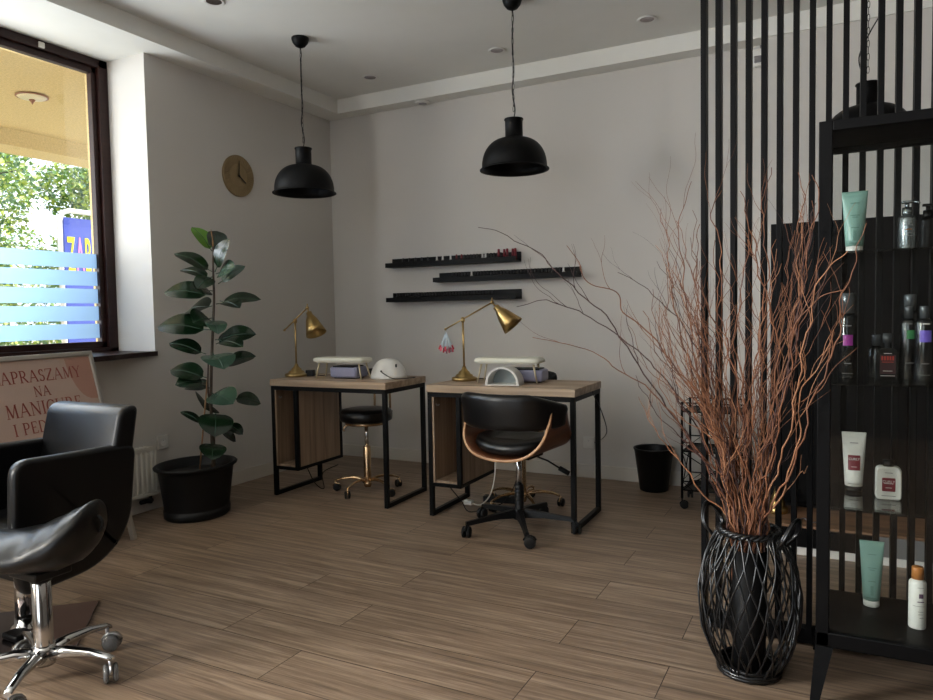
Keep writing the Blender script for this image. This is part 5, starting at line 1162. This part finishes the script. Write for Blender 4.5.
# ================================================================== willow basket
BC = Vector((-0.238, 2.368, 0))
t = empty('wicker_basket', BC, 'tall barrel shaped black wicker basket holding the willow branches', 'basket')
RP = [(0.0, 0.082), (0.02, 0.088), (0.07, 0.116), (0.14, 0.139), (0.21, 0.147), (0.28, 0.146), (0.345, 0.136), (0.40, 0.115), (0.435, 0.097), (0.455, 0.089)]
def rad(z):
    for (a, ra), (c, rc) in zip(RP, RP[1:]):
        if z <= c: return ra + (rc - ra) * (z - a) / (c - a)
    return RP[-1][1]
rnd = random.Random(5); rods = []
b = B(); b.lathe([(0, 0.0), (0.046, 0.0), (0.048, 0.004), (0.054, 0.38), (0.051, 0.38), (0.043, 0.01), (0, 0.01)], (0, 0, 0.0145), M('smoked_black_liner', (8, 8, 9), 0.5, spec=0.2), 32); b.build('inner_vase', t)
for k in range(50):
    s = 1 if k % 2 else -1; a0 = 2 * pi * k / 50 + rnd.uniform(-0.03, 0.03); tw = s * rnd.uniform(0.7, 1.15); off = rnd.choice((-0.0045, 0, 0.0045)); pts = []
    for i in range(15):
        z = 0.008 + 0.445 * i / 14; a = a0 + tw * (i / 14 - 0.5) + 0.025 * sin(i * 0.9 + k); r = rad(z) + off + 0.0015 * sin(i * 1.7 + k)
        pts.append((r * cos(a), r * sin(a), z))
    b = B(); b.tube(bez(pts, 2), rnd.uniform(0.0026, 0.0036), WICK, 7); b.build('rod', t)
b = B()
for i, (z, r) in enumerate(((0.0075, 0.09), (0.019, 0.093), (0.031, 0.09))):
    b.tube([Vector((r * cos(2 * pi * k / 40), r * sin(2 * pi * k / 40), z + 0.0015 * sin(k * 2.2))) for k in range(40)], 0.007, WICK, 8, closed=True)
b.build('base_ring', t)
b = B()
for ph in range(3):
    b.tube([Vector(((0.088 + 0.006 * cos(k * 0.9 + ph * 2.1)) * cos(2 * pi * k / 63), (0.088 + 0.006 * cos(k * 0.9 + ph * 2.1)) * sin(2 * pi * k / 63), 0.452 + 0.006 * sin(k * 0.9 + ph * 2.1))) for k in range(63)], 0.006, WICK, 7, closed=True)
b.build('rim', t)
b = B(); b.lathe([(0, 0.006), (0.098, 0.006), (0.098, 0.014), (0, 0.014)], (0, 0, 0), WICK, 32); b.build('floor', t) if False else b.build('base_board', t)
for s, az in ((-1, 2.75), (1, -0.35)):
    d = Vector((cos(az), sin(az), 0)); w = Vector((-sin(az), cos(az), 0)); b = B()
    for off in (0.0, 0.006):
        b.tube(bez([d * 0.10 + w * 0.035 + Vector((0, 0, 0.415 + off)), d * (0.125 + off) + w * 0.05 + Vector((0, 0, 0.46)), d * (0.14 + off) + w * 0.02 + Vector((0, 0, 0.502 + off)), d * (0.14 + off) - w * 0.02 + Vector((0, 0, 0.502 + off)), d * (0.125 + off) - w * 0.05 + Vector((0, 0, 0.46)), d * 0.10 - w * 0.035 + Vector((0, 0, 0.415 + off))], 5), 0.005, WICK, 7)
    b.build('handle', t)

# ---------------------------------------------------------------- willow branches
BR=[[[-1.056, 2.15, 1.434], [-0.949, 2.17, 1.393], [-0.845, 2.197, 1.32], [-0.754, 2.226, 1.217], [-0.664, 2.257, 1.135], [-0.544, 2.29, 0.94], [-0.38, 2.325, 0.687], [-0.259, 2.36, 0.458]],
 [[-0.987, 2.3, 1.17], [-0.907, 2.306, 1.186], [-0.848, 2.313, 1.178], [-0.707, 2.322, 1.111], [-0.537, 2.331, 0.979], [-0.426, 2.34, 0.826], [-0.308, 2.35, 0.608], [-0.241, 2.36, 0.46]],
 [[-0.812, 2.3, 1.368], [-0.769, 2.305, 1.313], [-0.723, 2.311, 1.235], [-0.648, 2.318, 1.209], [-0.617, 2.326, 1.143], [-0.522, 2.334, 1.051], [-0.413, 2.342, 0.891], [-0.324, 2.351, 0.703], [-0.25, 2.36, 0.459]],
 [[-0.639, 2.35, 1.273], [-0.541, 2.351, 1.21], [-0.484, 2.353, 1.147], [-0.415, 2.354, 1.066], [-0.339, 2.356, 0.86], [-0.271, 2.358, 0.61], [-0.235, 2.36, 0.461]],
 [[-0.888, 2.2, 1.062], [-0.738, 2.223, 1.032], [-0.615, 2.253, 0.958], [-0.496, 2.287, 0.862], [-0.38, 2.322, 0.688], [-0.28, 2.36, 0.481]],
 [[-0.548, 2.2, 0.879], [-0.507, 2.223, 0.8], [-0.489, 2.253, 0.74], [-0.447, 2.287, 0.689], [-0.38, 2.322, 0.576], [-0.289, 2.36, 0.464]],
 [[-0.422, 2.4, 1.558], [-0.444, 2.396, 1.463], [-0.459, 2.391, 1.374], [-0.439, 2.386, 1.259], [-0.42, 2.38, 1.081], [-0.372, 2.373, 0.857], [-0.302, 2.367, 0.637], [-0.241, 2.36, 0.46]],
 [[-0.518, 2.4, 1.483], [-0.495, 2.395, 1.376], [-0.478, 2.389, 1.212], [-0.445, 2.383, 1.049], [-0.388, 2.375, 0.856], [-0.311, 2.368, 0.668], [-0.25, 2.36, 0.459]],
 [[-0.388, 2.38, 1.416], [-0.403, 2.377, 1.273], [-0.388, 2.373, 1.081], [-0.35, 2.369, 0.858], [-0.295, 2.365, 0.638], [-0.235, 2.36, 0.461]],
 [[-0.337, 2.45, 1.531], [-0.36, 2.44, 1.452], [-0.328, 2.426, 1.304], [-0.338, 2.411, 1.08], [-0.314, 2.395, 0.857], [-0.267, 2.378, 0.638], [-0.23, 2.36, 0.462]],
 [[-0.184, 2.4, 1.576], [-0.206, 2.395, 1.435], [-0.188, 2.389, 1.264], [-0.21, 2.383, 1.08], [-0.203, 2.375, 0.863], [-0.216, 2.368, 0.644], [-0.23, 2.36, 0.462]],
 [[-0.101, 2.4, 1.555], [-0.092, 2.396, 1.456], [-0.113, 2.391, 1.322], [-0.104, 2.386, 1.17], [-0.153, 2.38, 0.988], [-0.18, 2.373, 0.802], [-0.207, 2.367, 0.614], [-0.221, 2.36, 0.463]],
 [[-0.057, 2.3, 1.512], [-0.049, 2.306, 1.412], [-0.08, 2.313, 1.285], [-0.095, 2.322, 1.14], [-0.136, 2.331, 0.961], [-0.172, 2.34, 0.777], [-0.2, 2.35, 0.587], [-0.215, 2.36, 0.464]],
 [[0.066, 2.12, 1.364], [0.042, 2.143, 1.264], [0.013, 2.173, 1.165], [-0.003, 2.207, 1.029], [-0.06, 2.243, 0.884], [-0.092, 2.28, 0.732], [-0.161, 2.319, 0.567], [-0.206, 2.36, 0.458]],
 [[0.03, 2.12, 1.294], [-0.035, 2.148, 1.233], [-0.065, 2.184, 1.112], [-0.091, 2.224, 0.97], [-0.118, 2.268, 0.791], [-0.174, 2.313, 0.598], [-0.212, 2.36, 0.458]],
 [[0.02, 2.15, 1.191], [-0.052, 2.174, 1.167], [-0.103, 2.206, 1.084], [-0.122, 2.241, 0.94], [-0.159, 2.279, 0.757], [-0.192, 2.319, 0.564], [-0.218, 2.36, 0.457]],
 [[-0.26, 2.3, 1.502], [-0.226, 2.306, 1.367], [-0.213, 2.313, 1.286], [-0.177, 2.322, 1.141], [-0.155, 2.331, 1.021], [-0.177, 2.34, 0.807], [-0.2, 2.35, 0.618], [-0.23, 2.36, 0.456]],
 [[-0.242, 2.35, 1.356], [-0.259, 2.351, 1.204], [-0.28, 2.353, 1.05], [-0.25, 2.355, 0.864], [-0.241, 2.358, 0.644], [-0.235, 2.36, 0.455]],
 [[-0.001, 2.2, 1.084], [-0.04, 2.223, 1.0], [-0.091, 2.253, 0.882], [-0.1, 2.287, 0.73], [-0.153, 2.322, 0.568], [-0.201, 2.36, 0.459]]]
rnd = random.Random(21)
def wiggle(pts, amp, seed):
    r = random.Random(seed); out = []; p1, p2, f1, f2 = r.uniform(0, 6), r.uniform(0, 6), r.uniform(26, 46), r.uniform(24, 42); s = 0; prev = pts[0]
    for p in pts:
        s += (p - prev).length; prev = p
        fade = min(1, s / 0.05)
        out.append(p + Vector((amp * sin(f1 * s + p1) + 0.5 * amp * sin(2.3 * f1 * s + p2), 0.7 * amp * sin(f2 * s + p2), 0.5 * amp * cos(f2 * s + p1))) * fade)
    return out
def clampp(p):
    x, y, z = p
    if x > -0.085 and z < 1.68: y = min(y, 2.215)
    y = min(y, 2.60) if x > -0.46 else y
    return Vector((x, y, z))
def branch(way, r0, m, seed, label, group, twigs=5, wig=0.006, up=True):
    """way: from the foot inside the basket up to the tip"""
    r = random.Random(seed); P_ = wiggle([Vector(p) for p in bez(way, 7)], wig, seed); P_ = [clampp(p) if p.z > 0.46 else p for p in P_]
    n = len(P_); b = B(); b.tube(P_, [r0 * (1 - 0.72 * (i / n) ** 1.1) for i in range(n)], m, 6)
    for k in range(twigs):
        i = int(n * r.uniform(0.38, 0.93)); i = min(i, n - 2)
        if P_[i].z < 0.55: continue
        d = (P_[i + 1] - P_[i - 1]).normalized(); L = r.uniform(0.10, 0.34) * (1.15 - 0.4 * i / n)
        sd = Vector((r.uniform(-1, 1), r.uniform(-0.35, 0.25), r.uniform(-0.1, 0.6))); q = [P_[i]]; dd = (d + sd * 0.55).normalized(); p = P_[i]
        for j in range(8):
            dd = (dd + Vector((r.uniform(-0.3, 0.3), r.uniform(-0.2, 0.2), r.uniform(-0.06, 0.26)))).normalized(); p = clampp(p + dd * L / 8); q.append(p)
        q = bez(q, 2); rr = r0 * (1 - 0.72 * i / n) * 0.62; b.tube(q, [rr * (1 - 0.65 * j / len(q)) for j in range(len(q))], m, 5)
        if r.random() < 0.5:
            j = len(q) // 2; p = q[j]; dd = ((q[j] - q[j - 1]).normalized() + Vector((r.uniform(-1, 1), r.uniform(-0.3, 0.2), 0.3)) * 0.6).normalized(); q2 = [p]
            for _ in range(5): dd = (dd + Vector((r.uniform(-0.3, 0.3), r.uniform(-0.2, 0.2), r.uniform(0, 0.25)))).normalized(); p = clampp(p + dd * L / 10); q2.append(p)
            b.tube(q2, [rr * 0.55 * (1 - 0.1 * j) for j in range(len(q2))], m, 5)
    o = b.build('willow_branch'); tag(o, label, 'branch', group); return o
def foot(i):
    a = 2.399 * i; rr = 0.006 + 0.03 * ((i * 0.618) % 1); return Vector((BC.x + rr * cos(a), BC.y + rr * sin(a), 0.03))
NAMED = {0: 'longest dark willow branch, arching far left over the right desk', 1: 'dark willow branch whose tip points at the right brass lamp shade', 2: 'willow branch rising left with its tip above the middle wall ledge',
         3: 'dark willow branch with a blunt dark tip in front of the bare back wall', 4: 'low willow branch reaching left just over the edge of the right desk', 5: 'pale low willow branch leaning out over the waste bin',
         6: 'tall willow branch with the highest tip just left of the slatted screen', 13: 'rightmost willow branch, bending in front of the cabinet glass'}
for i, w in enumerate(BR):
    way = [Vector(p) for p in reversed(w)]; f0 = foot(i); rim = way[0]; rim = BC + (rim - BC).normalized() * 0 + Vector((max(-0.05, min(0.05, rim.x - BC.x)), max(-0.05, min(0.05, rim.y - BC.y)), 0.462))
    way = [f0] + [f0.lerp(rim, 0.5)] + [rim] + way[1:]
    m = TWIG3 if i in (0, 1, 3) else (TWIG2 if i in (5, 14, 18) else TWIG)
    branch(way, 0.0037 if i not in (5,) else 0.0034, m, 100 + i, NAMED.get(i, 'curly red brown willow branch with a winding stem standing in the black basket'), 'curly willow branches in the basket', 4 if i in (0, 1, 2, 4, 5) else 6, 0.005)
N_ = 62
for i in range(N_):
    u = (i + 0.5) / N_ ; side = -0.52 + 0.52 * u if i % 4 else -0.60 + 0.2 * u
    tipx = side + rnd.uniform(-0.04, 0.04); h = rnd.uniform(0.95, 1.42) if tipx > -0.5 else rnd.uniform(0.8, 1.25)
    h -= 0.35 * max(0, abs(tipx - (-0.3)) - 0.3)
    tip = clampp(Vector((tipx, rnd.uniform(2.14, 2.52), h))); f0 = foot(i + 30)
    if i % 4 == 1: tip = clampp(Vector((rnd.uniform(-0.53, -0.39), rnd.uniform(2.3, 2.5), rnd.uniform(1.15, 1.5))))
    if i % 9 == 4: tip = clampp(Vector((rnd.uniform(-0.13, -0.05), rnd.uniform(2.15, 2.4), rnd.uniform(1.25, 1.5))))
    rim = BC + Vector((max(-0.055, min(0.055, (tip.x - BC.x) * 0.16 + rnd.uniform(-0.03, 0.03))), rnd.uniform(-0.04, 0.04), 0.462))
    mid = rim.lerp(tip, 0.5) + Vector((rnd.uniform(-0.05, 0.05) - 0.12 * (tip.x - BC.x), rnd.uniform(-0.03, 0.03), 0.0)); q1 = rim.lerp(tip, 0.25) + Vector((-0.10 * (tip.x - BC.x), 0, 0.0)); q3 = rim.lerp(tip, 0.77) + Vector((rnd.uniform(-0.04, 0.04), 0, 0))
    m = (TWIG, TWIG, TWIG2, TWIG, TWIG3)[i % 5]
    branch([f0, f0.lerp(rim, 0.5) * 1.0, rim, q1, mid, q3, tip], rnd.uniform(0.0021, 0.0033), m, 300 + i, 'curly red brown willow branch with a winding stem standing in the black basket', 'curly willow branches in the basket', 4, 0.007)
